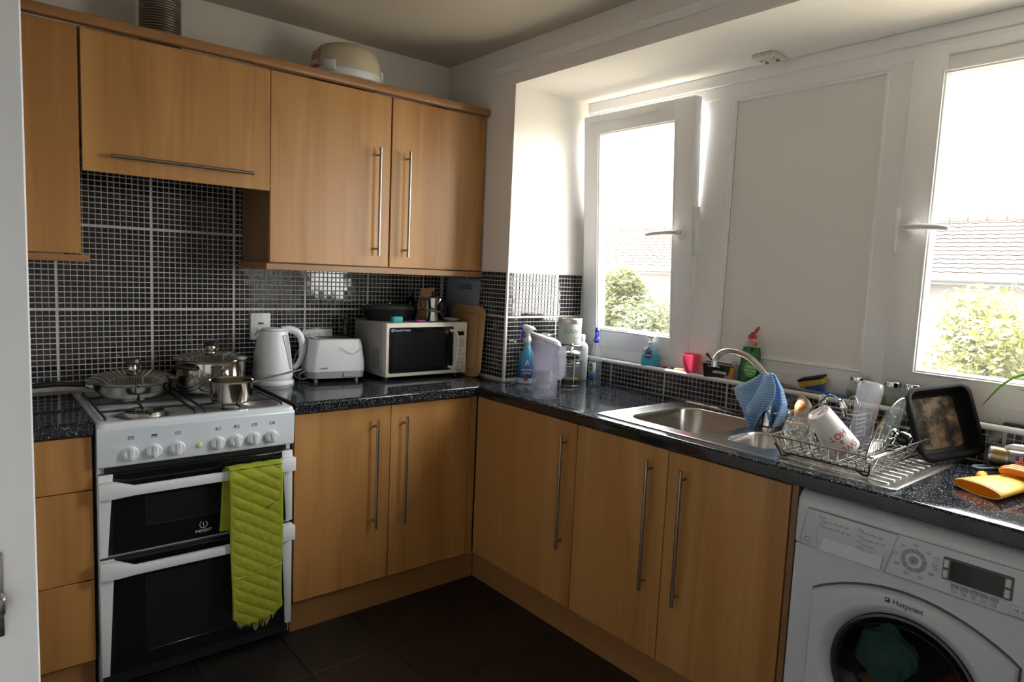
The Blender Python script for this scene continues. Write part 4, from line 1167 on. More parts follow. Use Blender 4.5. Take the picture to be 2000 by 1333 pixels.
def drape(left, right, xfold, amp, ph):
    """left/right outlines [(y, z)...] of equal length; fold in x"""
    n = len(left) - 1
    def at(L, t):
        f = min(t * n, n - 1e-6); i = int(f); f -= i
        return (L[i][0] + (L[i + 1][0] - L[i][0]) * f, L[i][1] + (L[i + 1][1] - L[i][1]) * f)
    def fn(u, v):
        a, d = at(left, v), at(right, v)
        w = math.sin(u * ph + v * 1.3) * amp * (0.25 + v)
        sag = 0.012 * math.sin(math.pi * u) * v
        return (xfold(v) - w, a[0] + (d[0] - a[0]) * u, a[1] + (d[1] - a[1]) * u - sag)
    return fn
# front left wing
B().grid(drape([(0.012, 0.006), (0.060, -0.028), (0.116, -0.062), (0.098, -0.092), (0.060, -0.140), (0.036, -0.186)],
               [(-0.006, 0.012), (-0.010, -0.030), (-0.016, -0.062), (-0.020, -0.098), (-0.008, -0.142), (0.012, -0.188)], lambda v: -0.016 - 0.012 * v, 0.018, 7.0), 26, 40).build('front_fold', GING, c, solid=0.0018)
# centre fold, nearest
B().grid(drape([(-0.004, 0.014), (0.004, -0.03), (0.014, -0.07), (0.034, -0.112), (0.026, -0.135)],
               [(-0.030, 0.010), (-0.052, -0.028), (-0.060, -0.066), (-0.044, -0.108), (-0.020, -0.132)], lambda v: -0.030 - 0.026 * v, 0.018, 6.5), 26, 36).build('middle_fold', GING, c, solid=0.0018)
# right wing
B().grid(drape([(-0.010, 0.012), (-0.030, -0.034), (-0.026, -0.080), (-0.018, -0.118), (-0.034, -0.150)],
               [(-0.030, 0.006), (-0.064, -0.040), (-0.082, -0.090), (-0.080, -0.126), (-0.056, -0.176)], lambda v: -0.004 - 0.008 * v, 0.020, 9.0), 26, 36).build('back_fold', GING, c, solid=0.0018)

# ================================================================ bottles and jars in the corner
def spray_head(parent, z, col, tr, s=1.0, rz=0, name='trigger_head'):
    """trigger spray: collar, housing with nozzle to -x, trigger under it"""
    M = Matrix.Rotation(R(rz), 4, 'Z')
    B().lathe([(0.0145 * s, z - 0.002), (0.0155 * s, z + 0.004), (0.0145 * s, z + 0.020), (0.010 * s, z + 0.026), (0, z + 0.026)], 20).build('collar', col, parent)
    h = B()
    h.loft([[(M @ Vector(p)) for p in L] for L in (
        [(0.011 * s * math.cos(t), 0.011 * s * math.sin(t), z + 0.018) for t in [k * math.pi / 6 for k in range(12)]],
        [(-0.001 + 0.012 * s * math.cos(t), 0.011 * s * math.sin(t), z + 0.036 * s) for t in [k * math.pi / 6 for k in range(12)]],
        [(0.002 + 0.024 * s * math.cos(t), 0.0125 * s * math.sin(t), z + (0.050 + 0.004 * math.cos(t)) * s) for t in [k * math.pi / 6 for k in range(12)]],
        [(0.003 + 0.032 * s * math.cos(t), 0.0125 * s * math.sin(t), z + (0.060 - 0.004 * math.cos(t)) * s) for t in [k * math.pi / 6 for k in range(12)]],
        [(0.001 + 0.026 * s * math.cos(t), 0.010 * s * math.sin(t), z + (0.071 - 0.006 * math.cos(t)) * s) for t in [k * math.pi / 6 for k in range(12)]],
        [(0.0 + 0.012 * s * math.cos(t), 0.006 * s * math.sin(t), z + (0.074 - 0.002 * math.cos(t)) * s) for t in [k * math.pi / 6 for k in range(12)]])])
    h.build(name, col, parent, angle=60)
    B().cyl(M @ Vector((-0.026 * s, 0, z + 0.060 * s)), M @ Vector((-0.040 * s, 0, z + 0.060 * s)), 0.008 * s, n=14).build('nozzle', tr, parent)
    B().tube(smooth_path([M @ Vector(p) for p in ((-0.015 * s, 0, z + 0.053 * s), (-0.026 * s, 0, z + 0.038 * s), (-0.024 * s, 0, z + 0.020 * s), (-0.030 * s, 0, z + 0.010 * s))], 4), 0.0042 * s, 8, flat=1.5).build('trigger', tr, parent)
def grad(name, stops, z0, z1, rough=0.2, tl=0.0):
    m = mat(name, stops[0][1], rough)
    n, l, b_ = nodes(m)
    tc = n.new('ShaderNodeTexCoord'); sp = n.new('ShaderNodeSeparateXYZ'); mr = n.new('ShaderNodeMapRange')
    mr.inputs[1].default_value = z0; mr.inputs[2].default_value = z1
    l.new(tc.outputs['Object'], sp.inputs[0]); l.new(sp.outputs[2], mr.inputs[0])
    r = ramp(n, stops); l.new(mr.outputs[0], r.inputs[0]); l.new(r.outputs[0], b_.inputs['Base Color'])
    return m
BLUEP = mat('royal_blue_plastic', (0.02, 0.05, 0.42), 0.3)
c = thing('spray_cleaner', 'blue trigger spray bottle with white head beside the tiled corner', 'spray bottle', (0.068, -0.626, ZW), -36)
AST = grad('blue_shrink_sleeve', [(0.0, (0.42, 0.56, 0.66)), (0.13, (0.42, 0.56, 0.66)), (0.15, (0.01, 0.03, 0.16)), (0.3, (0.01, 0.05, 0.25)), (0.6, (0.02, 0.20, 0.42)), (0.85, (0.07, 0.33, 0.52)), (1.0, (0.22, 0.42, 0.55))], 0.0, 0.19)
def oval(z, a, b_, n=28): return [(a * math.cos(2 * math.pi * k / n), b_ * math.sin(2 * math.pi * k / n), z) for k in range(n)]
B().loft([oval(0, 0.040, 0.026), oval(0.003, 0.044, 0.029), oval(0.05, 0.0445, 0.029), (oval(0.10, 0.042, 0.028)), oval(0.135, 0.035, 0.025), oval(0.155, 0.022, 0.019), oval(0.175, 0.0145, 0.0145), oval(0.195, 0.0135, 0.0135)]).build('bottle_body', AST, c)
spray_head(c, 0.195, WHITEP, BLUEP, 1.05)
text(c, 'A', 0.042, (0.0, -0.0296, 0.098), WINK, sx=0.8)
text(c, 'ASTONISH', 0.0115, (0.0, -0.0300, 0.066), WINK)
for z in (0.055, 0.049): text(c, 'window & glass', 0.006, (0.0, -0.0300, z), WINK)
B().box(-0.014, -0.0300, 0.016, 0.004, -0.0285, 0.034, 0.004, 2).build('label_spot', mat('label_rust', (0.36, 0.05, 0.03), 0.4), c)
# water filter jug
c = thing('filter_jug', 'clear lilac water filter jug with grey lid, half full', 'jug', (-0.113, -0.950, ZW), -34)
def jl(z, w, d, ox=0, n=6): return [(x, y, z) for x, y in rrect(-w + ox, -d, w + ox, d, min(w, d) * 0.75, n)]
JUG = thin_glass('lilac_clear_plastic', (0.86, 0.85, 0.92), 0.06, 1.42, 0.24, (0.74, 0.73, 0.82))
B().loft([jl(0, 0.046, 0.042), jl(0.004, 0.050, 0.046), jl(0.10, 0.053, 0.049), jl(0.235, 0.062, 0.052, -0.004)], True, False).build('jug_body', JUG, c)
def sl(L, k): return [(x, y, z - k * x) for x, y, z in L]
B().loft([sl(jl(0.118, 0.036, 0.032, -0.006), 0), sl(jl(0.125, 0.038, 0.034, -0.006), 0), sl(jl(0.165, 0.044, 0.040, -0.006), 0.1), sl(jl(0.24, 0.058, 0.049, -0.004), 0.45)], True, False).build('filter_funnel', thin_glass('milky_lilac', (0.84, 0.83, 0.90), 0.1, 1.4, 0.38, (0.72, 0.70, 0.78)), c)
B().lathe([(0, 0.075), (0.026, 0.075), (0.027, 0.08), (0.027, 0.122), (0, 0.122)], 28, c=(-0.004, 0, 0)).build('filter_cartridge', plastic_translucent('cartridge_white', (0.68, 0.66, 0.72), 0.3, 0.4), c)
B().loft([sl(jl(0.236, 0.062, 0.052, -0.004), 0.35), sl(jl(0.243, 0.064, 0.054, -0.004), 0.38), sl(jl(0.253, 0.060, 0.050, -0.004), 0.32), sl(jl(0.258, 0.045, 0.036, -0.004), 0.25)], True, True).build('lid', mat('lilac_grey_plastic', (0.58, 0.57, 0.62), 0.35), c)
B().box(-0.014, -0.008, 0.2505, 0.010, 0.008, 0.2595, 0.001, 1).build('lid_gauge', INKG, c)
B().loft([[(0.056, -0.016, 0.218), (0.080, -0.014, 0.218), (0.080, 0.014, 0.218), (0.056, 0.016, 0.218)], [(0.054, -0.016, 0.20), (0.083, -0.014, 0.20), (0.083, 0.014, 0.20), (0.054, 0.016, 0.20)], [(0.052, -0.016, 0.10), (0.081, -0.014, 0.10), (0.081, 0.014, 0.10), (0.052, 0.016, 0.10)], [(0.050, -0.016, 0.082), (0.066, -0.014, 0.080), (0.066, 0.014, 0.080), (0.050, 0.016, 0.082)]]).build('handle', JUG, c)
B().loft([jl(0.004, 0.0485, 0.0445), jl(0.050, 0.0500, 0.0460)]).build('water', thin_glass('water', (0.88, 0.88, 0.93), 0.01, 1.33), c)
# stacked jars: glass jar below, sugar tin on top
c = thing('glass_jar', 'large clear glass jar with steel lid under the sugar tin', 'jar', (0.285, -0.694, ZW))
B().lathe([(0, 0), (0.052, 0), (0.056, 0.006), (0.056, 0.145), (0.050, 0.158), (0.050, 0.162)], 40).build('jar_body', GLASS, c)
for z in (0.10, 0.112, 0.124): B().lathe([(0.0565, z - 0.003), (0.0585, z), (0.0565, z + 0.003)], 40).build('rib', GLASS, c)
B().lathe([(0, 0.1625), (0.053, 0.1625), (0.054, 0.165), (0.054, 0.182), (0.051, 0.1855), (0, 0.1855)], 40).build('lid', STEEL, c)
c = thing('sugar_tin', 'pale green sugar tin with steel lid stacked on a jar', 'tin', (0.276, -0.688, ZW + 0.186), -32)
B().lathe([(0, 0), (0.052, 0), (0.056, 0.004), (0.056, 0.098), (0, 0.098)], 40).build('tin_body', mat('pale_sage_enamel', (0.60, 0.66, 0.63), 0.3), c)
B().lathe([(0, 0.0985), (0.0575, 0.0985), (0.058, 0.101), (0.058, 0.121), (0.055, 0.1245), (0, 0.1245)], 40).build('lid', STEEL, c)
text(c, 'SUGAR', 0.027, (0.0, -0.0562, 0.062), mat('sage_ink', (0.25, 0.29, 0.28), 0.5), bend=0.0562)
text(c, 'for tea', 0.013, (0.02, -0.0562, 0.034), mat('sage_ink', (0.25, 0.29, 0.28), 0.5), bend=0.0562)
c = thing('storage_tin', 'steel-lidded storage tin behind the filter jug', 'tin', (0.185, -0.615, ZW))
B().lathe([(0, 0), (0.042, 0), (0.046, 0.004), (0.046, 0.205), (0, 0.205)], 36).build('tin_body', mat('pale_sage_enamel', (0.60, 0.66, 0.63), 0.3), c)
B().lathe([(0, 0.2055), (0.047, 0.2055), (0.048, 0.208), (0.048, 0.226), (0.045, 0.229), (0, 0.229)], 36).build('lid', STEEL, c)
# cafetiere
c = thing('cafetiere', 'small glass cafetiere in a chrome frame with old coffee', 'cafetiere', (0.200, -0.780, ZW), 140)
B().lathe([(0, 0.010), (0.040, 0.010), (0.042, 0.013), (0.042, 0.150), (0.043, 0.153)], 36).build('beaker', GLASS, c)
B().lathe([(0, 0.0115), (0.0405, 0.0115), (0.0405, 0.030), (0, 0.030)], 32).build('coffee', mat('old_coffee', (0.022, 0.012, 0.007), 0.3), c)
B().lathe([(0.040, 0.0305), (0.041, 0.036), (0.038, 0.038), (0, 0.037)], 32).build('plunger', mat('plunger_brown', (0.14, 0.085, 0.05), 0.4, 0.4), c)
B().lathe([(0.030, 0.132), (0.041, 0.133), (0.041, 0.142), (0.030, 0.143), (0, 0.143)], 32).build('filter_disc', BLACK, c)
fr_ = B()
for z in (0.008, 0.098, 0.112, 0.148): fr_.tube([(0.0435 * math.cos(2 * math.pi * k / 32), 0.0435 * math.sin(2 * math.pi * k / 32), z) for k in range(32)], 0.0018, 6, True)
for a in (20, 110, 200, 290):
    x, y = 0.0438 * math.cos(R(a)), 0.0438 * math.sin(R(a))
    fr_.tube([(x * 1.04, y * 1.04, 0.0), (x, y, 0.012), (x, y, 0.150)], 0.0019, 6)
fr_.build('frame', CHROME, c)
B().lathe([(0.044, 0.1535), (0.046, 0.157), (0.042, 0.163), (0.02, 0.171), (0, 0.172)], 36).build('lid', CHROME, c)
B().lathe([(0.003, 0.172), (0.003, 0.184), (0.010, 0.187), (0.0115, 0.193), (0.008, 0.199), (0, 0.2)], 18).build('plunger_knob', CHROME, c)
B().tube(smooth_path([(0.044, 0, 0.140), (0.075, 0, 0.138), (0.080, 0, 0.10), (0.075, 0, 0.06), (0.046, 0, 0.05)], 5), 0.005, 8).build('handle', BLACK, c)
# white bottle with red print on the ledge corner
c = thing('surgical_spirit', 'white plastic bottle with red print behind the sugar tin', 'bottle', (0.388, -0.663, ZW), -42)
B().loft([jl(0, 0.030, 0.024), jl(0.004, 0.033, 0.027), jl(0.165, 0.033, 0.027), jl(0.18, 0.026, 0.022), jl(0.19, 0.015, 0.015), jl(0.198, 0.0145, 0.0145)]).build('bottle_body', WHITEP, c)
B().lathe([(0.0165, 0.1985), (0.0165, 0.222), (0.014, 0.225), (0, 0.225)], 22).build('cap', WHITEP, c)
for t_, z in (('SURGI', 0.150), ('CAL', 0.137), ('SPIRIT', 0.124)): text(c, t_, 0.0125, (-0.008, -0.0275, z), REDINK)
# ribbed clear spray with blue head
c = thing('spray_cleaner', 'clear ribbed spray bottle with blue head by the window ledge', 'spray bottle', (0.330, -0.815, ZW), -50)
prof = [(0, 0), (0.028, 0), (0.031, 0.004), (0.030, 0.02)]
for k in range(7):
    z = 0.03 + 0.0135 * k
    prof += [(0.0315, z), (0.0292, z + 0.0067)]
prof += [(0.031, 0.126), (0.026, 0.142), (0.018, 0.165), (0.0135, 0.195), (0.0135, 0.205)]
B().lathe(prof, 32).build('bottle_body', CLEAR, c)
B().lathe([(0, 0.003), (0.027, 0.004), (0.0275, 0.120), (0, 0.121)], 28).build('liquid', thin_glass('pale_liquid', (0.82, 0.92, 0.90), 0.01, 1.33), c)
B().cyl((0, 0, 0.01), (0, 0, 0.2), 0.002, n=8).build('dip_tube', WHITEP, c)
spray_head(c, 0.205, BLUEP, BLUEP, 0.92, 90)
def wrap(r, a0, a1, z0, z1, m, nm):
    def f(u, v):
        a = R(a0 + (a1 - a0) * u)
        return (r * math.cos(a), r * math.sin(a), z0 + (z1 - z0) * v)
    return B().grid(f, 12, 2).build(nm, m, c, solid=0.0004)
wrap(0.0322, 195, 275, 0.028, 0.112, grad('dettol_label', [(0, (0.02, 0.16, 0.42)), (0.35, (0.12, 0.36, 0.60)), (0.55, (0.7, 0.76, 0.8)), (1, (0.72, 0.78, 0.8))], 0.028, 0.112), 'label')
B().lathe([(0, 0), (0.012, 0), (0.012, 0.0008), (0, 0.0008)], 20, M=Matrix.Translation((0.0322 * math.cos(R(235)), 0.0322 * math.sin(R(235)), 0.088)) @ Matrix.Rotation(R(235), 4, 'Z') @ Matrix.Rotation(R(90), 4, 'Y') @ Matrix.Diagonal((1.7, 1, 1, 1))).build('label_oval', mat('label_green', (0.10, 0.42, 0.03), 0.4), c)
text(c, 'Dettol', 0.0085, (0.0335 * math.cos(R(235)), 0.0335 * math.sin(R(235)), 0.088), WINK, rot=(90, 0, -35))

# ================================================================ along the window ledge
c = thing('hand_wash', 'blue hand wash pump bottle on the ledge under the window', 'soap bottle', (0.450, -1.040, ZL), -72)
AQ = plastic_translucent('aqua_soap', (0.04, 0.60, 0.72), 0.6, 0.1)
B().loft([jl(0.001, 0.034, 0.017), jl(0.004, 0.038, 0.020), jl(0.030, 0.0385, 0.0205), jl(0.050, 0.036, 0.0195)]).build('soap', AQ, c)
B().loft([jl(0, 0.0345, 0.0175), jl(0.003, 0.0395, 0.0215), jl(0.03, 0.040, 0.0218), jl(0.075, 0.036, 0.0205), jl(0.084, 0.028, 0.018), jl(0.088, 0.014, 0.013), jl(0.094, 0.0125, 0.0125)]).build('bottle_body', thin_glass('aqua_clear', (0.80, 0.94, 0.97), 0.03, 1.42, 0.12, (0.5, 0.8, 0.86)), c)
B().lathe([(0.0135, 0.0945), (0.0135, 0.110), (0.007, 0.113), (0.004, 0.116), (0.004, 0.128), (0, 0.128)], 20).build('pump_collar', WHITEP, c)
B().loft([jl(0.128, 0.010, 0.008), jl(0.131, 0.018, 0.0095), jl(0.137, 0.018, 0.0095), jl(0.140, 0.012, 0.007)]).build('pump_head', WHITEP, c)
B().lathe([(0, 0), (0.0205, 0), (0.0205, 0.0008), (0, 0.0008)], 28, M=Matrix.Translation((-0.002, -0.0222, 0.052)) @ Matrix.Rotation(R(90), 4, 'X') @ Matrix.Diagonal((1, 0.82, 1, 1))).build('label', mat('label_navy', (0.015, 0.06, 0.20), 0.35), c)
B().prism([(-0.018, 0.070), (0.014, 0.070), (-0.002, 0.092)], 'y', -0.0225, -0.0205).build('label_drop', mat('label_steel_blue', (0.10, 0.22, 0.40), 0.35), c)
B().box(-0.023, -0.0228, 0.067, 0.019, -0.0215, 0.073, 0.0005, 1).build('label_ribbon', mat('label_red', (0.6, 0.05, 0.06), 0.4), c)
text(c, 'Carex', 0.0145, (-0.002, -0.0233, 0.0525), WINK)
# scissors
c = thing('scissors', 'black scissors with red finger loops right of the hand wash', 'scissors', (0.452, -1.150, ZL))
s = B()
for k, cy in enumerate((0.022, -0.004)):
    s.tube([(0.0 + 0.013 * math.cos(2 * math.pi * q / 20) - 0.004 + 0.006 * k, cy + 0.017 * math.sin(2 * math.pi * q / 20), 0.006) for q in range(20)], 0.004, 8, True)
s.build('finger_loops', BLACK, c)
B().tube([(-0.004 + 0.0105 * math.cos(2 * math.pi * q / 20), 0.022 + 0.0140 * math.sin(2 * math.pi * q / 20), 0.0075) for q in range(20)], 0.0028, 6, True).build('loop_lining', mat('red_rubber', (0.45, 0.05, 0.04), 0.5), c)
B().prism([(-0.005, -0.016), (0.006, -0.014), (0.010, -0.075), (0.007, -0.078)], 'z', 0.0045, 0.0062).prism([(0.002, -0.014), (0.010, -0.016), (0.016, -0.070), (0.013, -0.074)], 'z', 0.0062, 0.008).build('blades', BLACK, c)
# a scrap of peach sponge
q = []
for z, d in ((0.0, 0.002), (0.003, 0.0), (0.010, 0.0), (0.013, 0.004)):
    q.append([(x, y, ZL + z + 0.002 * math.sin(80 * y)) for x, y in rrect(0.436 + d, -1.232 + d, 0.462 - d, -1.180 - d, 0.008, 4)])
o = B().loft(q).build('sponge', mat('peach_foam', (0.62, 0.36, 0.18), 0.85))
tag(o, 'peach sponge scrap on the ledge left of the pink cup', 'sponge')
# pink cup
c = thing('plastic_cup', 'bright pink plastic cup on the window ledge', 'cup', (0.446, -1.262, ZL))
B().lathe([(0, 0.0), (0.022, 0.0), (0.026, 0.004), (0.036, 0.040), (0.041, 0.082), (0.040, 0.083), (0.038, 0.080), (0.033, 0.040), (0.023, 0.006), (0, 0.005)], 40, sx=0.8).build('cup_body', plastic_translucent('pink_plastic', (0.90, 0.26, 0.42), 0.6, 0.25), c)
# black ready-meal tub with a black spoon handle
c = thing('food_tub', 'black plastic food tub with white label on the ledge', 'tub', (0.450, -1.400, ZL), -82)
def tb(z, w, d): return [(x, y, z) for x, y in rrect(-w, -d, w, d, 0.010, 4)]
B().loft([tb(0, 0.058, 0.020), tb(0.003, 0.060, 0.022), tb(0.055, 0.066, 0.027), tb(0.058, 0.069, 0.029), tb(0.061, 0.069, 0.029), tb(0.059, 0.064, 0.025), tb(0.004, 0.058, 0.020)], True, True).build('tub_body', mat('smoky_black_plastic', (0.022, 0.016, 0.017), 0.2), c)
B().tube([(p[0] * 1.0, p[1], 0.060) for p in rrect(-0.069, -0.029, 0.069, 0.029, 0.010, 4)], 0.0028, 6, True).build('rim', mat('pink_clear_rim', (0.5, 0.28, 0.32), 0.2), c)
text(c, 'fruit & nut', 0.0125, (-0.012, -0.0283, 0.049), WINK, rot=(84, 0, 0))
B().box(-0.016, -0.0272, 0.019, 0.042, -0.0245, 0.040, 0.0004, 1, M=Matrix.Rotation(R(-5), 4, 'X')).build('label', WHITEP, c)
text(c, 'best before', 0.006, (0.013, -0.0293, 0.033), INKG, rot=(84, 0, 0)); text(c, '24 JUNE 09:30', 0.006, (0.013, -0.0285, 0.026), INKG, rot=(84, 0, 0))
B().box(-0.0605, -0.020, 0.003, -0.0585, 0.0, 0.052, 0.0005, 1).build('side_strip', mat('orange_strip', (0.7, 0.16, 0.03), 0.4), c)
B().prism([(0.050, 0.001), (0.070, 0.001), (0.080, 0.053), (0.062, 0.053)], 'y', -0.031, -0.0285).build('sleeve', mat('amber_card', (0.55, 0.25, 0.015), 0.5), c)
B().cyl((0.042, -0.0262, 0.012), (0.042, -0.0228, 0.012), 0.0075, n=18).build('sticker', mat('mauve_sticker', (0.45, 0.16, 0.27), 0.5), c)
c = thing('black_spoon', 'black spoon handle sticking out of the food tub', 'spoon', (0.452, -1.385, ZL + 0.008), -82)
B().tube(smooth_path([(0.020, 0.004, 0.0), (0.0, 0.002, 0.034), (-0.030, -0.002, 0.070), (-0.048, -0.004, 0.088)], 5), [0.004] * 7 + [0.006] * 5 + [0.010] * 3 + [0.005], 10, flat=0.5).build('spoon_handle', BLACK, c)
# small white bottle behind the tub
c = thing('white_bottle', 'small white bottle standing between food tub and dish soap', 'bottle', (0.462, -1.462, ZL))
B().lathe([(0, 0), (0.014, 0), (0.016, 0.004), (0.016, 0.052), (0.010, 0.060), (0.009, 0.066), (0, 0.066)], 24).build('bottle_body', WHITEP, c)
B().lathe([(0.0105, 0.0662), (0.0105, 0.082), (0.009, 0.084), (0, 0.084)], 20).build('cap', CLEAR, c)
# green washing-up liquid
c = thing('dish_soap', 'green washing-up liquid bottle with open red cap behind tap', 'soap bottle', (0.455, -1.535, ZL), -80)
GREEN = mat('green_liquid', (0.004, 0.13, 0.022), 0.08)
def fb_(z, w, d, ox=0): return [(x, y, z) for x, y in rrect(-w + ox, -d, w + ox, d, d * 0.85, 6)]
B().loft([fb_(0, 0.038, 0.022), fb_(0.004, 0.042, 0.025), fb_(0.06, 0.042, 0.025), fb_(0.09, 0.037, 0.023), fb_(0.115, 0.038, 0.023), fb_(0.145, 0.032, 0.022)]).build('liquid', GREEN, c)
B().loft([fb_(0.1455, 0.0325, 0.0222), fb_(0.158, 0.026, 0.019), fb_(0.168, 0.018, 0.0165), fb_(0.178, 0.0135, 0.0135)]).build('bottle_shoulder', mat('pale_green_plastic', (0.36, 0.46, 0.33), 0.15), c)
B().lathe([(0.0165, 0.1782), (0.0165, 0.192), (0.010, 0.194), (0.007, 0.196), (0.006, 0.203), (0, 0.204)], 24).build('cap', RED, c)
B().lathe([(0, 0), (0.015, 0), (0.016, 0.003), (0.012, 0.007), (0, 0.008)], 20, M=Matrix.Translation((0.019, 0, 0.212)) @ Matrix.Rotation(R(-62), 4, 'Y')).build('cap_lid', RED, c)
B().lathe([(0, 0), (0.026, 0), (0.026, 0.0008), (0, 0.0008)], 28, M=Matrix.Translation((0.010, -0.0252, 0.058)) @ Matrix.Rotation(R(90), 4, 'X') @ Matrix.Diagonal((1, 1.25, 1, 1))).build('label', mat('label_leaf_green', (0.09, 0.42, 0.04), 0.3), c)
B().box(0.000, -0.0205, 0.150, 0.028, -0.0175, 0.166, 0.002, 1).build('neck_label', mat('label_orange_red', (0.7, 0.08, 0.02), 0.35), c)
text(c, '3X', 0.014, (0.010, -0.0209, 0.158), WINK)
text(c, '100%', 0.016, (0.012, -0.0263, 0.066), WINK); text(c, 'RECYCLED', 0.0095, (0.012, -0.0263, 0.052), WINK); text(c, 'bottle', 0.0085, (0.012, -0.0263, 0.040), WINK)
# scourer and washing-up brush
c = thing('sponge_scourer', 'yellow and black sponge scourer propped on the ledge', 'sponge', (0.462, -1.795, ZL + 0.030), -97)
M = Matrix.Rotation(R(-16), 4, 'Y') @ Matrix.Rotation(R(12), 4, 'X')
B().box(-0.048, -0.020, 0.002, 0.048, 0.020, 0.024, 0.004, 2, M=M).build('foam', mat('yellow_foam', (0.55, 0.38, 0.06), 0.85), c)
B().box(-0.049, -0.021, 0.0245, 0.049, 0.021, 0.033, 0.003, 2, M=M).build('scouring_pad', mat('black_scourer', (0.012, 0.013, 0.014), 0.95), c)
B().box(-0.034, -0.012, -0.028, 0.030, 0.016, 0.0, 0.006, 2, M=M @ Matrix.Rotation(R(4), 4, 'Y')).build('blue_grip', mat('bright_blue_plastic', (0.012, 0.14, 0.55), 0.35), c)
c = thing('dish_brush', 'grey-stemmed dish brush with blue handle lying on the ledge', 'brush', (0.442, -1.72, ZL + 0.008))
B().tube(smooth_path([(0, 0.060, 0.012), (0, 0.02, 0.006), (-0.002, -0.05, 0.002), (-0.004, -0.125, 0.001)], 5), [0.0058] * 16, 10).build('stem', mat('grey_stem', (0.20, 0.205, 0.21), 0.4), c)
B().tube(smooth_path([(-0.004, -0.118, 0.001), (-0.004, -0.16, 0.001), (-0.004, -0.20, 0.001)], 4), [0.008, 0.009, 0.0095, 0.0095, 0.009, 0.0085, 0.008, 0.0075, 0.006], 12).build('grip', mat('bright_blue_plastic', (0.012, 0.14, 0.55), 0.35), c)
B().box(-0.012, 0.055, 0.004, 0.012, 0.085, 0.014, 0.004, 2).build('brush_head', mat('grey_stem', (0.20, 0.205, 0.21), 0.4), c)
# two small storage jars
def spice_jar(x, y, label, s=1.0):
    c = thing('spice_jar', label, 'jar', (x, y, ZL), 0, 'round glass jars on the ledge')
    B().lathe([(0, 0), (0.026, 0), (0.030, 0.004), (0.036, 0.022), (0.036, 0.038), (0.030, 0.054), (0.024, 0.062), (0.024, 0.068)], 36).build('jar_body', GLASS, c)
    B().lathe([(0, 0.004), (0.028, 0.005), (0.034, 0.022), (0.034, 0.034), (0, 0.035)], 30).build('contents', thin_glass('pale_olive_water', (0.72, 0.78, 0.62), 0.02, 1.33), c)
    B().lathe([(0, 0.0682), (0.0275, 0.0682), (0.028, 0.070), (0.028, 0.084), (0.026, 0.0865), (0, 0.0865)], 36).build('lid', CHROME, c)
    return c
spice_jar(0.462, -1.950, 'round glass jar with chrome lid on the ledge left of the shaker bottle')
spice_jar(0.466, -2.062, 'round glass jar with chrome lid half hidden behind the shaker bottle')
spice_jar(0.466, -2.125, 'round glass jar with chrome lid right of the shaker bottle')

# ================================================================ washing machine
c = thing('washing_machine', 'white front-loading washing machine under the right-hand worktop', 'washing machine', (-0.19, -2.3875, 0.0), -90)
HW = 0.2965
WM = mat('washer_white', (0.54, 0.575, 0.64), 0.3)
wb_ = B()
wb_.box(-HW, 0.006, 0.02, -HW + 0.012, 0.55, 0.708, 0.004, 2).box(HW - 0.012, 0.006, 0.02, HW, 0.55, 0.708, 0.004, 2)
wb_.box(-HW, 0.55, 0.02, HW, 0.555, 0.708).box(-HW + 0.01, 0.01, 0.02, HW - 0.01, 0.55, 0.03).box(-HW + 0.01, 0.01, 0.70, HW - 0.01, 0.55, 0.708)
wb_.plate([(-HW + 0.004, 0.0205), (HW - 0.004, 0.0205), (HW - 0.004, 0.7075), (-HW + 0.004, 0.7075)], [[(0.195 * math.cos(2 * math.pi * k / 64), 0.437 + 0.195 * math.sin(2 * math.pi * k / 64)) for k in range(64)]], 0.0, Matrix(((1, 0, 0, 0), (0, 0, -1, 0.0062), (0, 1, 0, 0), (0, 0, 0, 1))))
wb_.build('body', WM, c)
for x in (-0.25, 0.25):
    for y in (0.05, 0.5): B().cyl((x, y, 0), (x, y, 0.02), 0.02, n=14).build('foot', BLACK, c)
# fascia: flat below, rolling back into the top
sec = [(0.55, 0.711), (0.0, 0.711), (-0.005, 0.716), (-0.006, 0.80), (-0.003, 0.822)]
for k in range(7):
    a = R(170 - 80 * k / 6)
    sec.append((0.036 + 0.040 * math.cos(a), 0.822 + 0.038 * math.sin(a)))
sec += [(0.55, 0.860)]
fz = B()
def fsec(x, s): return [(x, y + s, z) for y, z in sec]
fz.loft([fsec(-HW, 0.010), fsec(-HW + 0.006, 0.003), fsec(-HW + 0.02, 0.0), fsec(HW - 0.02, 0.0), fsec(HW - 0.006, 0.003), fsec(HW, 0.010)])
fz.build('control_panel', WM, c, angle=25)
YP = -0.0062
BTG = mat('button_grey', (0.30, 0.31, 0.33), 0.4)
def line(pts, nm, r=0.0007, m=INKG, par=None): return B().tube(pts, r, 5).build(nm, m, par or c)
line([(-0.262, YP, 0.820), (HW - 0.002, YP + 0.002, 0.822)], 'panel_groove')
dw = B().prism([(-0.276, 0.7185), (-0.2755, 0.742), (-0.268, 0.79), (-0.260, 0.8185), (-0.034, 0.8185), (-0.0585, 0.7125), (-0.228, 0.7125)], 'y', -0.0085, -0.004, 0.001)
dw = dw.build('detergent_drawer', WM, c)
line([(-0.276, -0.0085, 0.7185), (-0.2755, -0.0087, 0.742), (-0.268, -0.0087, 0.79), (-0.260, -0.0087, 0.8185), (-0.034, -0.0087, 0.8185), (-0.0585, -0.0087, 0.7125)], 'drawer_edge', par=dw)
line([(-0.228, -0.0088, 0.7125), (-0.2325, -0.0088, 0.75), (-0.228, -0.0088, 0.818)], 'drawer_seam', 0.0005, LGREY, dw)
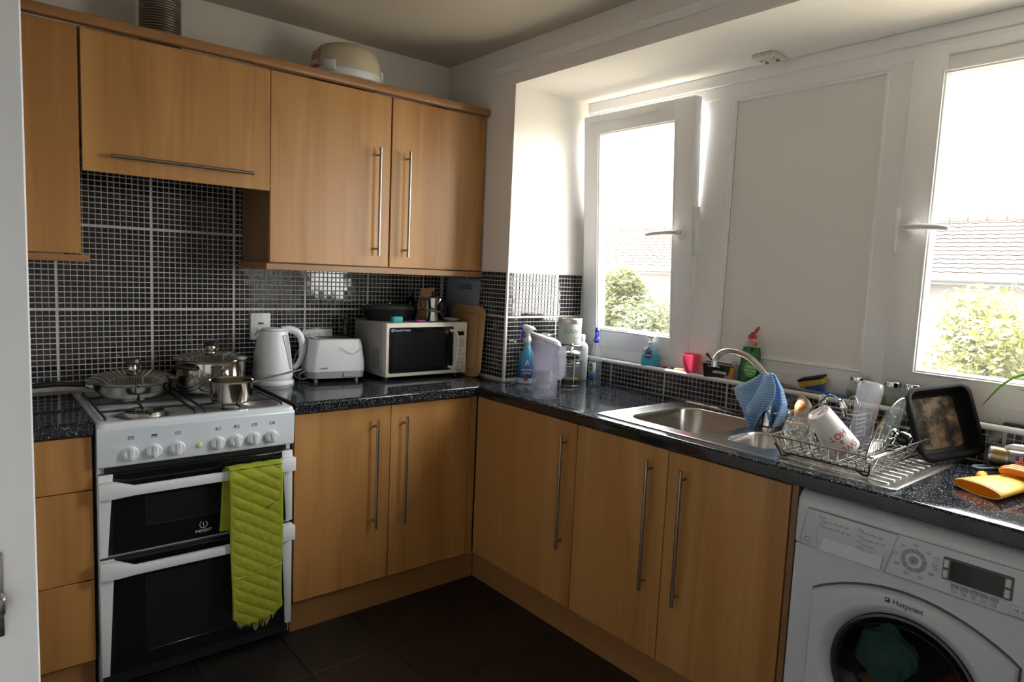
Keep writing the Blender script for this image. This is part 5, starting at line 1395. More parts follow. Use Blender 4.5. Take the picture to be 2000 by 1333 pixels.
B().loft([[(-0.214, -0.0086, 0.752), (-0.062, -0.0086, 0.752), (-0.065, -0.0086, 0.716), (-0.222, -0.0086, 0.716)], [(-0.214, -0.0090, 0.750), (-0.064, -0.0090, 0.750), (-0.066, -0.014, 0.718), (-0.220, -0.014, 0.718)]]).build('drawer_grip', WM, dw, angle=15)
for k, (t_, x, z) in enumerate((('Cottons 90° 60° 40°', -0.186, 0.795), ('Synthetics 60° 40° 30°', -0.184, 0.780), ('Bed & Bath 60°', -0.088, 0.797), ('Fastwash 60\' 30\'', -0.086, 0.781), ('Wool 40°', -0.098, 0.765), ('Silk 30°', -0.101, 0.749))):
    text(dw, t_, 0.0088, (x - (0.0 if k < 2 else 0.004), -0.0090, z), INKG, depth=0.0002)
sy_ = B()
for x, z in ((-0.226, 0.797), (-0.226, 0.782)):
    pass
for x, z in ((-0.223, 0.8035), (-0.223, 0.789), (-0.124, 0.802), (-0.124, 0.787), (-0.124, 0.771), (-0.124, 0.756)):
    sy_.tube([(x - 0.004, -0.0089, z - 0.003), (x - 0.004, -0.0089, z + 0.003), (x + 0.004, -0.0089, z + 0.003), (x + 0.004, -0.0089, z - 0.003)], 0.0006, 5, True)
    sy_.box(x + 0.006, -0.0091, z - 0.001, x + 0.010, -0.0086, z + 0.0014)
sy_.build('wash_symbols', INKG, dw)['kind'] = 'stuff'
lf = B().tube([(-0.258 + 0.007 * math.cos(R(a)), -0.0089, 0.733 + 0.006 * math.sin(R(a))) for a in range(40, 380, 20)], 0.0012, 5)
lf.build('leaf_emblem', mat('eco_green', (0.25, 0.42, 0.28), 0.5), dw)
# ring of programme buttons
cx, cz = 0.0045, 0.767
for k in range(10):
    a0, a1 = R(36 * k + 3 - 14), R(36 * k + 33 - 14)
    ri, ro = 0.0195, 0.0285
    lp = []
    for j in range(5): a = a0 + (a1 - a0) * j / 4; lp.append((cx + ro * math.cos(a), cz + ro * math.sin(a)))
    for j in range(4, -1, -1): a = a0 + (a1 - a0) * j / 4; lp.append((cx + ri * math.cos(a), cz + ri * math.sin(a)))
    B().prism(lp, 'y', -0.0082, -0.0055, 0.0006).build('programme_button', BTG, c)
B().lathe([(0, 0), (0.0098, 0), (0.009, 0.0025), (0, 0.003)], 24, M=Matrix.Translation((cx, -0.0058, cz)) @ Matrix.Rotation(R(90), 4, 'X')).build('select_button', BTG, c)
text(c, '0', 0.010, (cx, -0.0092, cz), INK, depth=0.0002)
ds = B()
for k in range(9):
    a = R(40 * k + 10); r = 0.042
    x, z = cx + r * 1.05 * math.cos(a), cz + r * 0.92 * math.sin(a)
    ds.tube([(x - 0.003, YP - 0.0002, z - 0.0025), (x - 0.003, YP - 0.0002, z + 0.0025), (x + 0.003, YP - 0.0002, z + 0.0025), (x + 0.004, YP - 0.0002, z - 0.0025)], 0.0006, 5, True)
    ds.box(x + 0.0055, YP - 0.0006, z - 0.001, x + 0.0085, YP, z + 0.002)
ds.build('programme_symbols', INKG, c)
# display block
B().loft([[(x, -0.0058, z) for x, z in rrect(0.067, 0.7475, 0.2055, 0.802, 0.003, 3)], [(x, -0.0105, z) for x, z in rrect(0.068, 0.7485, 0.2045, 0.801, 0.003, 3)]]).build('display_bezel', mat('bezel_grey', (0.10, 0.10, 0.11), 0.35), c)
B().box(0.084, -0.0112, 0.7515, 0.188, -0.0104, 0.798, 0.0005, 1).build('display', BLACKG, c)
for x in (0.0755, 0.1965):
    for z in (0.7625, 0.787): B().box(x - 0.0052, -0.0130, z - 0.0095, x + 0.0052, -0.0104, z + 0.0095, 0.0008, 1).build('option_button', LGREY, c)
for k in range(5):
    x = 0.0955 + 0.0195 * k
    B().box(x - 0.0078, -0.0095, 0.7335, x + 0.0078, -0.0055, 0.7425, 0.0012, 2).build('option_button', BTG, c)
    for q, t_ in enumerate((('Super', 'Wash'), ('Rinse', 'Hold'), ('Easy', 'Iron'), ('Timer', 'Save'), ('Spin', 'Speed'))[k]):
        text(c, t_, 0.0055, (x, YP - 0.0004, 0.7285 - 0.0055 * q), INKG, depth=0.0002)
text(c, 'Child', 0.0055, (0.053, YP - 0.0004, 0.790), INKG, depth=0.0002); text(c, 'Lock', 0.0055, (0.053, YP - 0.0004, 0.784), INKG, depth=0.0002)
text(c, 'Delay', 0.0055, (0.053, YP - 0.0004, 0.767), INKG, depth=0.0002); text(c, 'Start', 0.0055, (0.053, YP - 0.0004, 0.761), INKG, depth=0.0002)
B().box(0.204, -0.0085, 0.722, 0.232, -0.0055, 0.741, 0.003, 2).build('start_button', WM, c)
text(c, '>II', 0.010, (0.215, -0.0090, 0.7315), INK, depth=0.0002)
B().cyl((0.227, -0.0092, 0.7315), (0.227, -0.0084, 0.7315), 0.0022, n=12).build('start_lamp', INKG, c)
text(c, 'Start/Pause', 0.0065, (0.217, YP - 0.0004, 0.7165), INKG, depth=0.0002)
# door: bowed panel with a round porthole
CZ = 0.437
def dloop(k, y, s=1.0):
    out = []
    n = 72
    for i in range(n):
        a = 2 * math.pi * i / n
        ca, sa = math.cos(a), math.sin(a)
        # limits: |x| < .23, arch on top and bottom
        t = 1e9
        if abs(ca) > 1e-6: t = min(t, 0.2315 / abs(ca))
        # arch z = .236 - .40 x^2 (approximately .165 at the sides)
        lo, hi = 0, 0.5
        for _ in range(30):
            mdl = (lo + hi) / 2
            x, z = mdl * ca, mdl * abs(sa)
            if z < 0.236 - 1.35 * x * x and abs(x) < 0.2315: lo = mdl
            else: hi = mdl
        out.append(((lo - k) * ca * s, y, CZ + (lo - k) * sa * s))
    return out
def cl(r, y, n=72): return [(r * math.cos(2 * math.pi * i / n), y, CZ + r * math.sin(2 * math.pi * i / n)) for i in range(n)]
db = B()
db.loft([dloop(0.0, 0.004), dloop(0.001, -0.008), dloop(0.005, -0.0135), cl(0.204, -0.017), cl(0.198, -0.016), cl(0.176, 0.006), cl(0.172, 0.020)], False, False)
dp = db.build('door', WM, c, angle=40)
B().tube(dloop(-0.002, 0.0052), 0.0032, 6, True).build('door_gap', mat('gap_grey', (0.10, 0.10, 0.11), 0.7), c)
RB = mat('porthole_ring', (0.03, 0.032, 0.034), 0.2)
B().loft([cl(0.1725, 0.006), cl(0.166, 0.004), cl(0.160, 0.012), cl(0.158, 0.03)], False, False).build('porthole_ring', RB, dp)
B().lathe([(0.160, 0.0), (0.150, 0.016), (0.115, 0.030), (0.06, 0.036), (0, 0.038)], 48, M=Matrix.Translation((0, 0.012, CZ)) @ Matrix.Rotation(R(-90), 4, 'X')).build('porthole_glass', thin_glass('smoked_bowl_glass', (0.42, 0.45, 0.45), 0.02, 1.5), dp)
B().lathe([(0.19, 0.0), (0.185, 0.11), (0, 0.11)], 40, M=Matrix.Translation((0, 0.02, CZ)) @ Matrix.Rotation(R(-90), 4, 'X')).build('drum', mat('drum_dark', (0.035, 0.038, 0.04), 0.35, 0.8), c)
def laundry(nm, m, lab, pos, s, seed):
    q = bmesh.new(); bmesh.ops.create_icosphere(q, subdivisions=4, radius=1.0)
    for v in q.verts:
        p = v.co
        k = 1 + 0.16 * math.sin(p.x * 5 + seed) * math.cos(p.z * 4 + seed * 2) + 0.07 * math.sin(p.y * 11 + p.z * 9 + seed)
        v.co = Vector((p.x * s[0] * k, p.y * s[1] * k, p.z * s[2] * k))
    b = B(); b._add(q); o = b.build(nm, m, None, angle=180)
    o.matrix_world = Matrix.Translation((-0.19, -2.3875, 0)) @ Matrix.Rotation(R(-90), 4, 'Z') @ Matrix.Translation(pos)
    tag(o, lab, 'laundry', 'laundry inside the drum')
laundry('laundry_item', noisy('teal_towel', [(0.3, (0.10, 0.24, 0.24)), (0.7, (0.16, 0.34, 0.33))], (30, 30, 30), 0.9), 'teal towel behind the washing machine porthole, lower left', (-0.065, 0.082, CZ + 0.02), (0.072, 0.020, 0.080), 1)
laundry('laundry_item', mat('black_cotton', (0.012, 0.012, 0.014), 0.9), 'black garment behind the porthole, bottom middle', (0.02, 0.09, CZ - 0.10), (0.085, 0.026, 0.07), 2)
laundry('laundry_item', mat('dark_red_cotton', (0.22, 0.012, 0.02), 0.9), 'dark red garment behind the porthole, lower right', (0.105, 0.09, CZ - 0.02), (0.045, 0.026, 0.075), 4)
laundry('laundry_item', mat('mustard_cotton', (0.34, 0.20, 0.06), 0.9), 'mustard sock behind the porthole under the teal towel', (-0.085, 0.085, CZ - 0.065), (0.035, 0.022, 0.018), 6)
text(dp, 'Hotpoint', 0.0185, (0.006, -0.0170, 0.651), INK)
B().box(-0.046, -0.0172, 0.6445, -0.034, -0.0155, 0.6565, 0.001, 1).build('emblem', INK, dp)
B().box(-0.0435, -0.0176, 0.651, -0.0385, -0.0168, 0.655).build('emblem_dot', WM, dp, smooth=False)

# ================================================================ drainer: dish rack and washed things
RZ0, RIM = ZK, 0.980
c = thing('dish_rack', 'chrome and black wire dish rack on the sink drainer', 'dish rack', (0.115, -2.108, ZK))
ox, oy = -0.115, 2.108
h = RIM - ZK
FX0, FX1, FY0, FY1 = -0.135 + ox, 0.365 + ox, -2.252 + oy, -1.962 + oy
bx0, bx1, by0, by1 = FX0 + 0.035, FX1 - 0.035, FY0 + 0.022, FY1 - 0.022
WIRE = mat('rack_wire', (0.50, 0.49, 0.48), 0.22, 1.0)
B().tube([(x, y, h) for x, y in rrect(FX0, FY0, FX1, FY1, 0.012, 4)], 0.0032, 8, True).build('rim', mat('rack_rim', (0.5, 0.49, 0.48), 0.2, 1.0), c)
zb = 0.0125
B().tube([(x, y, zb) for x, y in rrect(bx0, by0, bx1, by1, 0.012, 4)], 0.0028, 8, True).build('base_ring', IRON, c)
for k in range(11):
    y0 = FY0 + 0.014 + (FY1 - FY0 - 0.028) * k / 10
    y1 = by0 + 0.008 + (by1 - by0 - 0.016) * k / 10
    B().tube([(FX0, y0, h), (FX0 + 0.012, (y0 * 2 + y1) / 3, h * 0.6), (bx0, y1, zb + 0.004), (bx0 + 0.012, y1, zb), (bx1 - 0.012, y1, zb), (bx1, y1, zb + 0.004), (FX1, y0, h)], 0.0019, 6).build('wire', WIRE, c)
for k in range(7):
    x0 = FX0 + 0.04 + (FX1 - FX0 - 0.08) * k / 6
    x1 = bx0 + 0.02 + (bx1 - bx0 - 0.04) * k / 6
    B().tube([(x0, FY0, h), (x1, by0, zb), (x1, by1, zb), (x0, FY1, h)], 0.0019, 6).build('wire', WIRE, c)
for x, y, d in ((bx0, by0, 1), (bx0, by1, -1), (bx1, by0, 1), (bx1, by1, -1)):
    B().tube([(x, y + 0.030 * d, zb), (x, y + 0.012 * d, 0.0035), (x, y, 0.0035), (x, y - 0.004 * d, 0.012), (x - (0.02 if x < 0 else -0.02), y - 0.012 * d, 0.040)], 0.0033, 8).build('foot', IRON, c)
ZR = ZK + zb + 0.0035
# dimpled tumbler upside down
c = thing('glass_tumbler', 'dimpled glass tumbler upside down in the front left of the rack', 'glass', (-0.052, -2.008, ZR))
B().lathe([(0.041, 0), (0.042, 0.004), (0.041, 0.05), (0.0375, 0.100), (0.036, 0.112), (0.032, 0.116), (0.028, 0.113), (0, 0.112)], 40).lathe([(0.038, 0.0), (0.0375, 0.05), (0.034, 0.098), (0, 0.100)], 40).build('glass_body', GLASS, c)
dm = B()
for j in range(4):
    for k in range(8):
        a = R(45 * k + 22.5 * (j % 2)); r = 0.0412 - 0.0011 * j
        dm.ball((r * math.cos(a), r * math.sin(a), 0.020 + 0.021 * j), 0.0085, 1, 1, 1, 10)
dm.build('dimples', GLASS, c)['kind'] = 'stuff'
# leaning mug
ax = Vector((-0.062, 0.052, 0.104)).normalized()
c = thing('mug', 'tall white mug with red lettering leaning upside down in the rack', 'mug', (-0.022, -2.128, ZR + 0.026))
xr = Vector((0.62, -0.78, 0)); xr = (xr - ax * xr.dot(ax)).normalized()
c.rotation_euler = Matrix((xr, ax.cross(xr), ax)).transposed().to_euler()
MUGH = 0.132
B().lathe([(0.0455, 0.0), (0.047, -0.001), (0.048, 0.002), (0.0335, MUGH - 0.004), (0.0315, MUGH), (0.027, MUGH), (0.025, MUGH - 0.004), (0, MUGH - 0.004)], 48).lathe([(0.0455, 0.0), (0.031, MUGH - 0.008), (0, MUGH - 0.009)], 48).build('mug_body', mat('white_porcelain', (0.80, 0.79, 0.77), 0.18), c)
def cone_text(s, size, z, ang):
    o = text(c, s, size, (0, 0, 0), REDINK, rot=(0, 0, 0), name='lettering')
    for v in o.data.vertices:
        x, y, d = v.co
        zz = z - y                       # letters stand upside down
        r = 0.0482 - (0.0482 - 0.0337) * zz / MUGH + 0.0003 + d
        a = R(ang) - x / r
        v.co = Vector((r * math.sin(a), -r * math.cos(a), zz))
    return o
cone_text('HOT', 0.026, 0.062, 12); cone_text('&', 0.018, 0.042, 10); cone_text('SWEET', 0.026, 0.020, 10)
q = text(c, 'love', 0.012, (0.004, 0.0, MUGH + 0.0002 - 0.0035), REDINK, rot=(0, 0, 30))
# shaker bottle
ax = Vector((0.020, -0.012, 0.20)).normalized()
c = thing('shaker_bottle', 'tall clear plastic shaker bottle upside down at the back of rack', 'bottle', (0.165, -2.092, ZR + 0.003))
c.rotation_euler = Matrix((Vector((1, 0, 0)), ax.cross(Vector((1, 0, 0))), ax)).transposed().to_euler()
c.rotation_euler = ax.to_track_quat('Z', 'Y').to_euler()
CLR = thin_glass('scuffed_clear_plastic', (0.90, 0.90, 0.93), 0.1, 1.45, 0.20, (0.70, 0.70, 0.73))
B().lathe([(0.036, 0), (0.038, 0.004), (0.038, 0.02), (0.0345, 0.026), (0.033, 0.05), (0.032, 0.085), (0.0345, 0.14), (0.0375, 0.172), (0.0370, 0.188), (0.033, 0.199), (0.026, 0.202), (0.020, 0.198), (0.008, 0.197), (0.004, 0.199), (0, 0.199)], 40).build('bottle_body', CLR, c)
for z in (0.006, 0.014): B().tube([(0.0385 * math.cos(2 * math.pi * k / 32), 0.0385 * math.sin(2 * math.pi * k / 32), z) for k in range(32)], 0.0018, 6, True).build('thread', CLR, c)
a = math.atan2(-0.86, -2.14)
Mt = Matrix.Rotation(a + math.pi / 2, 4, 'Z')
o = text(c, 'BLEND·ACTIVE', 0.015, (0, 0, 0), mat('faded_orange_print', (0.42, 0.20, 0.14), 0.5), rot=(0, 0, 0))
for v in o.data.vertices:
    x, y, d = v.co
    z = 0.085 - x; w = y
    r = 0.0345 + max(0, (z - 0.085)) * 0.042
    an = w / r
    v.co = Mt @ Vector((r * math.sin(an), -r * math.cos(an) - d, z))
# glass pan lid standing on edge
c = thing('pan_cover', 'round glass saucepan lid with steel rim standing in the rack', 'lid', (0.022, -2.188, ZR - 0.004))
n_ = Vector((0.07, -0.9975, 0)); hz = Vector((0.9975, 0.07, 0))
up = (n_ * 0.30 + Vector((0, 0, 0.954))).normalized(); nn = hz.cross(up).normalized()
if nn.dot(n_) < 0: nn = -nn
M = Matrix((hz, nn.cross(hz), nn)).transposed().to_4x4()
M.translation = up * 0.104
B().lathe([(0.0985, 0.0015), (0.085, 0.006), (0.05, 0.014), (0.012, 0.018), (0, 0.018)], 56, M=M).build('glass_dome', thin_glass('greenish_lid_glass', (0.80, 0.88, 0.86), 0.03, 1.5, 0.24, (0.55, 0.66, 0.62)), c)
B().tube([M @ Vector((0.100 * math.cos(2 * math.pi * k / 64), 0.100 * math.sin(2 * math.pi * k / 64), 0)) for k in range(64)], 0.0027, 8, True).build('steel_rim', mat('lid_rim_steel', (0.38, 0.36, 0.33), 0.25, 1.0), c)
B().lathe([(0, 0.0175), (0.017, 0.0178), (0.015, 0.023), (0.008, 0.026), (0.008, 0.031), (0, 0.031)], 24, M=M).build('knob_base', CHROME, c)
B().lathe([(0.010, 0.031), (0.018, 0.035), (0.020, 0.043), (0.020, 0.058), (0.016, 0.063), (0, 0.064)], 24, M=M).build('knob', BLACKG, c)
# roasting tin leaning at the back right
c = thing('roasting_tin', 'scorched black roasting tin leaning against the tiled upstand', 'baking tin', (0.182, -2.270, 0.9205))
e1 = Vector((0.92449, -0.37223, 0.08218)).normalized(); e2 = Vector((0.05007, 0.33228, 0.94185)); e2 = (e2 - e1 * e2.dot(e1)).normalized(); e3 = e1.cross(e2)
M = Matrix((e1, e2, e3)).transposed().to_4x4()
TW, TH = 0.252, 0.222
def tl_(i, z, r): return [(x, y, z) for x, y in rrect(i, i, TW - i, TH - i, r, 6)]
TIN = mat('black_enamel_tin', (0.005, 0.005, 0.0055), 0.5, 0, 0.06)
t = B()
t.loft([tl_(0.0, -0.002, 0.036), tl_(-0.001, 0.0, 0.036), tl_(0.004, 0.002, 0.034), tl_(0.012, 0.0, 0.03), tl_(0.020, -0.028, 0.026), tl_(0.026, -0.0375, 0.022), tl_(0.034, -0.040, 0.018)], False, False, M)
t.loft([tl_(0.0, -0.002, 0.036), tl_(0.010, -0.003, 0.03), tl_(0.018, -0.030, 0.026), tl_(0.025, -0.040, 0.022), tl_(0.034, -0.0425, 0.018)], False, True, M)
t.build('tin_body', TIN, c, angle=50)
SCO = noisy('scorched_floor', [(0.38, (0.008, 0.007, 0.006)), (0.47, (0.03, 0.021, 0.013)), (0.53, (0.10, 0.065, 0.036)), (0.60, (0.16, 0.115, 0.07)), (0.68, (0.11, 0.055, 0.022))], (15, 15, 15), 0.6, detail=12, nrough=0.72, coord='Object', dist=0.15, spec=0.08)
t = B(); t.loft([tl_(0.033, -0.0403, 0.018), tl_(0.0345, -0.0397, 0.017)], False, True, M)
t.build('tin_floor', SCO, c, smooth=False)

# ---------------------------------------------------------------- cutlery caddy
c = thing('cutlery_caddy', 'grey perforated cutlery caddy between the tap and shaker bottle', 'caddy', (0.325, -1.965, ZK))
CD = mat('caddy_grey', (0.42, 0.42, 0.42), 0.4)
q = B()
for k in range(7):
    z = 0.004 + 0.014 * k
    q.tube([(x, y, z) for x, y in rrect(-0.042, -0.062, 0.042, 0.062, 0.012, 3)], 0.0032, 6, True)
for p in rrect(-0.042, -0.062, 0.042, 0.062, 0.012, 3)[::1]:
    q.tube([(p[0], p[1], 0.002), (p[0], p[1], 0.090)], 0.0026, 5)
for y in (-0.036, -0.018, 0.0, 0.018, 0.036):
    q.tube([(-0.042, y, 0.002), (-0.042, y, 0.090)], 0.0026, 5)
q.box(-0.040, -0.060, 0.0, 0.040, 0.060, 0.003)
q.build('basket', CD, c)
def cutlery(nm, label, cat, path, r, head=None):
    c = thing(nm, label, cat, path[0])
    o0 = Vector(path[0])
    P = [Vector(p) - o0 for p in path]
    B().tube(smooth_path(P, 5), r, 8, flat=0.5).build('handle', CHROME, c)
    return c, P
c, P = cutlery('serving_fork', 'large steel fork lying across the cutlery caddy, tines to the right', 'fork', [(0.300, -1.845, 0.965), (0.292, -1.870, 0.992), (0.286, -1.915, 1.040), (0.284, -1.940, 1.060), (0.282, -1.965, 1.052)], 0.0055)
e = P[-1]
for k in range(4):
    d = (k - 1.5) * 0.009
    B().tube(smooth_path([e + Vector((d * 0.3, 0, 0)), e + Vector((d, -0.012, -0.012)), e + Vector((d, -0.026, -0.036)), e + Vector((d, -0.034, -0.060))], 4), [0.0038] * 8 + [0.0028] * 4 + [0.0012], 8).build('tine', CHROME, c)
B().ball(tuple(e + Vector((0, -0.004, -0.004))), 0.016, 1.0, 0.6, 0.5, 14).build('neck', CHROME, c)
c, P = cutlery('tablespoon', 'steel spoon standing bowl up in the cutlery caddy', 'spoon', [(0.330, -1.945, 0.925), (0.322, -1.925, 0.975), (0.314, -1.910, 1.010)], 0.0035)
B().ball(tuple(P[-1] + Vector((-0.004, 0.006, 0.018))), 0.021, 0.45, 0.8, 1.25, 18).build('spoon_bowl', CHROME, c)
c, P = cutlery('teaspoon', 'small steel spoon leaning left in the cutlery caddy', 'spoon', [(0.316, -1.955, 0.925), (0.298, -1.945, 0.965), (0.282, -1.935, 0.995)], 0.003)
B().ball(tuple(P[-1] + Vector((-0.004, 0.004, 0.012))), 0.015, 0.4, 0.8, 1.2, 16).build('spoon_bowl', CHROME, c)
c, P = cutlery('balloon_whisk', 'small wire whisk behind the fork in the cutlery caddy', 'whisk', [(0.350, -1.985, 0.925), (0.348, -1.985, 0.965), (0.346, -1.990, 0.990)], 0.005)
for k in range(6):
    a = R(30 * k); dx, dy = math.cos(a) * 0.022, math.sin(a) * 0.022
    e = P[-1]
    B().tube(smooth_path([e, e + Vector((dx, dy, 0.030)), e + Vector((dx * 0.9, dy * 0.9, 0.052)), e + Vector((0, 0, 0.070)), e + Vector((-dx * 0.9, -dy * 0.9, 0.052)), e + Vector((-dx, -dy, 0.030)), e], 4), 0.0009, 5).build('whisk_wire', CHROME, c)
# orange packet and yellow sponge behind the tap
c = thing('orange_packet', 'crumpled orange and cream packet behind the dishcloth', 'packet', (0.368, -1.815, ZW + 0.0062), 62)
def pk(z, w, d, o=0): return [(x + 0.004 * math.sin(90 * z + x * 60) + o, y, z + 0.008 * math.sin(40 * x)) for x, y in rrect(-w, -d, w, d, min(w, d) * 0.6, 3)]
B().loft([pk(0, 0.036, 0.016), pk(0.02, 0.040, 0.020), pk(0.06, 0.038, 0.018, 0.002), pk(0.085, 0.034, 0.009, 0.004)]).build('bag', noisy('orange_print', [(0.40, (0.62, 0.18, 0.03)), (0.50, (0.72, 0.45, 0.25)), (0.58, (0.70, 0.58, 0.42)), (0.66, (0.60, 0.22, 0.06))], (26, 26, 26), 0.4), c)
B().loft([pk(0.0845, 0.034, 0.009, 0.004), pk(0.105, 0.032, 0.003, 0.010)]).build('bag_top', mat('cream_paper', (0.66, 0.54, 0.40), 0.6), c)
o = B().loft([[(x, y, ZW + 0.0066 + z + 0.003 * math.sin(70 * x)) for x, y in rrect(0.270 + d, -1.868 + d, 0.330 - d, -1.792 - d, 0.010, 4)] for z, d in ((0, 0.002), (0.003, 0.0), (0.018, 0.0), (0.022, 0.004))]).build('sponge', noisy('yellow_sponge', [(0.3, (0.55, 0.30, 0.02)), (0.7, (0.66, 0.42, 0.05))], (60, 60, 60), 0.9))
tag(o, 'yellow sponge at the foot of the tap under the dishcloth', 'sponge')

# ================================================================ right end of the worktop
YEL = plastic_translucent('yellow_rubber', (0.80, 0.52, 0.04), 0.38, 0.45)
c = thing('rubber_glove', 'yellow rubber glove with open cuff lying on the worktop', 'glove', (0.022, -2.450, ZW + 0.0008), -17)
def gl(x, w, t, zc, n=24, yo=0): return [(x, yo + w * math.cos(2 * math.pi * k / n), zc + t * math.sin(2 * math.pi * k / n)) for k in range(n)]
def tilt(L, k): return [(x + k * y, y, max(z, 0.0006)) for x, y, z in L]
b = B()
b.loft([tilt(gl(-0.004, 0.066, 0.0135, 0.0145), 0.15), tilt(gl(0.0, 0.068, 0.0155, 0.0155), 0.15), tilt(gl(0.05, 0.060, 0.0165, 0.0175), 0.12), tilt(gl(0.11, 0.050, 0.017, 0.018), 0.05), tilt(gl(0.16, 0.050, 0.016, 0.017), 0), tilt(gl(0.20, 0.046, 0.012, 0.013), 0)], False, True)
b.build('glove_body', YEL, c, solid=0.0015, angle=60)
B().tube([(p[0] - 0.001, p[1], p[2]) for p in tilt(gl(-0.004, 0.0665, 0.014, 0.0148, 32), 0.15)], 0.0016, 6, True).build('cuff_bead', mat('pale_yellow_rubber', (0.82, 0.66, 0.36), 0.5), c)
for k, (y, l) in enumerate(((-0.033, 0.055), (-0.011, 0.072), (0.011, 0.068), (0.032, 0.050))):
    B().tube(smooth_path([(0.185, y * 0.9, 0.012), (0.20 + l * 0.5, y * 1.15, 0.014), (0.20 + l, y * 1.25, 0.011)], 5), [0.0115] * 8 + [0.010, 0.008, 0.004], 10).build('finger', YEL, c)
B().tube(smooth_path([(0.09, 0.040, 0.014), (0.125, 0.072, 0.015), (0.165, 0.084, 0.013)], 5), [0.013] * 8 + [0.011, 0.008, 0.004], 10).build('thumb', YEL, c)
ORG = plastic_translucent('orange_rubber', (0.80, 0.30, 0.03), 0.2, 0.45)
c = thing('rubber_glove', 'orange rubber glove crumpled on top of the yellow glove', 'glove', (0.175, -2.512, ZW + 0.038), -92)
b = B()
b.loft([gl(0.0, 0.026, 0.010, 0.011), gl(0.03, 0.034, 0.014, 0.015), gl(0.08, 0.038, 0.014, 0.016), gl(0.13, 0.040, 0.012, 0.014)], False, True)
b.build('glove_body', ORG, c, solid=0.0015, angle=60)
for k, (y, l) in enumerate(((-0.020, 0.05), (0.0, 0.06), (0.020, 0.05))):
    B().tube(smooth_path([(0.01, y, 0.010), (-0.02 - l * 0.2, y * 1.2, 0.012), (-l, y * 1.5, 0.004)], 5), [0.010] * 8 + [0.009, 0.007, 0.004], 10).build('finger', ORG, c)
B().tube(smooth_path([(0.06, 0.034, 0.012), (0.07, 0.060, 0.010), (0.05, 0.078, 0.004)], 5), [0.010] * 8 + [0.009, 0.007, 0.004], 10).build('thumb', ORG, c)
# clear tub with flag label, tipped on its side
c = thing('clear_tub', 'clear plastic tub with a flag label at the right edge', 'tub', (0.288, -2.508, ZW + 0.0005), -72)
M = Matrix.Rotation(R(-14), 4, 'X')
def tu(z, w, d): return [(x, y + 0.03, z) for x, y in rrect(-w, -d, w, d, 0.012, 4)]
B().loft([tu(0.014, 0.050, 0.030), tu(0.018, 0.053, 0.033), tu(0.080, 0.060, 0.040), tu(0.084, 0.064, 0.044)], True, False, M).build('tub_body', CLEAR, c)
B().loft([tu(0.0845, 0.066, 0.046), tu(0.094, 0.066, 0.046), tu(0.100, 0.050, 0.030)], True, True, M).build('lid', plastic_translucent('milky_lid', (0.75, 0.76, 0.77), 0.3, 0.3), c)
def flat(x0, z0, x1, z1, o, m, nm):
    B().loft([[M @ Vector(p) for p in ((x0, -0.0065 - o - (z0 - 0.05) * 0.11, z0), (x1, -0.0065 - o - (z0 - 0.05) * 0.11, z0), (x1, -0.0065 - o - (z1 - 0.05) * 0.11, z1), (x0, -0.0065 - o - (z1 - 0.05) * 0.11, z1))],
              [M @ Vector(p) for p in ((x0, -0.0072 - o - (z0 - 0.05) * 0.11, z0), (x1, -0.0072 - o - (z0 - 0.05) * 0.11, z0), (x1, -0.0072 - o - (z1 - 0.05) * 0.11, z1), (x0, -0.0072 - o - (z1 - 0.05) * 0.11, z1))]]).build(nm, m, c, smooth=False)
NAVY = mat('flag_blue', (0.04, 0.05, 0.28), 0.4); FRED = mat('flag_red', (0.55, 0.03, 0.04), 0.4)
flat(-0.046, 0.030, -0.020, 0.066, 0, NAVY, 'label')
flat(-0.046, 0.0445, -0.020, 0.0515, 0.0008, WINK, 'label_cross'); flat(-0.036, 0.030, -0.030, 0.066, 0.0008, WINK, 'label_cross')
flat(-0.046, 0.0462, -0.020, 0.0498, 0.0016, FRED, 'label_cross'); flat(-0.0345, 0.030, -0.0315, 0.066, 0.0016, FRED, 'label_cross')
flat(-0.020, 0.030, -0.014, 0.066, 0, FRED, 'label'); flat(-0.014, 0.032, 0.030, 0.064, 0, mat('label_olive', (0.06, 0.055, 0.02), 0.4), 'label')
flat(-0.010, 0.072, 0.004, 0.082, 0, mat('label_sky', (0.10, 0.45, 0.65), 0.4), 'label_spot'); flat(-0.028, 0.070, -0.020, 0.078, 0, mat('label_lime', (0.35, 0.5, 0.12), 0.4), 'label_spot')
# steel flask lying along the tiles
c = thing('steel_flask', 'brushed steel flask lying along the tiles at the right', 'flask', (0.388, -2.372, ZW + 0.0345))
Mx = Matrix.Rotation(R(90), 4, 'X')
B().lathe([(0, 0), (0.026, 0), (0.030, 0.004), (0.031, 0.012), (0.031, 0.155), (0.026, 0.170), (0, 0.172)], 36, M=Mx).build('flask_body', STEEL, c)
B().lathe([(0.0318, 0.008), (0.0322, 0.010), (0.0318, 0.013)], 36, M=Mx).build('ring', CHROME, c)
B().lathe([(0.0315, 0.018), (0.0318, 0.020), (0.0315, 0.050)], 36, M=Mx).build('band', mat('brass_band', (0.45, 0.33, 0.17), 0.3, 1.0), c)
# grey peeler
c = thing('vegetable_peeler', 'grey-blue peeler lying left of the steel flask', 'peeler', (0.325, -2.372, ZW + 0.0045), -28)
B().tube([(x, y, 0) for x, y in rrect(-0.020, -0.013, 0.055, 0.013, 0.012, 4)], 0.0042, 8, True).build('handle', mat('blue_grey_handle', (0.26, 0.31, 0.37), 0.35), c)
B().box(0.055, -0.004, -0.002, 0.085, 0.004, 0.002, 0.0008, 1).build('blade', STEEL, c)
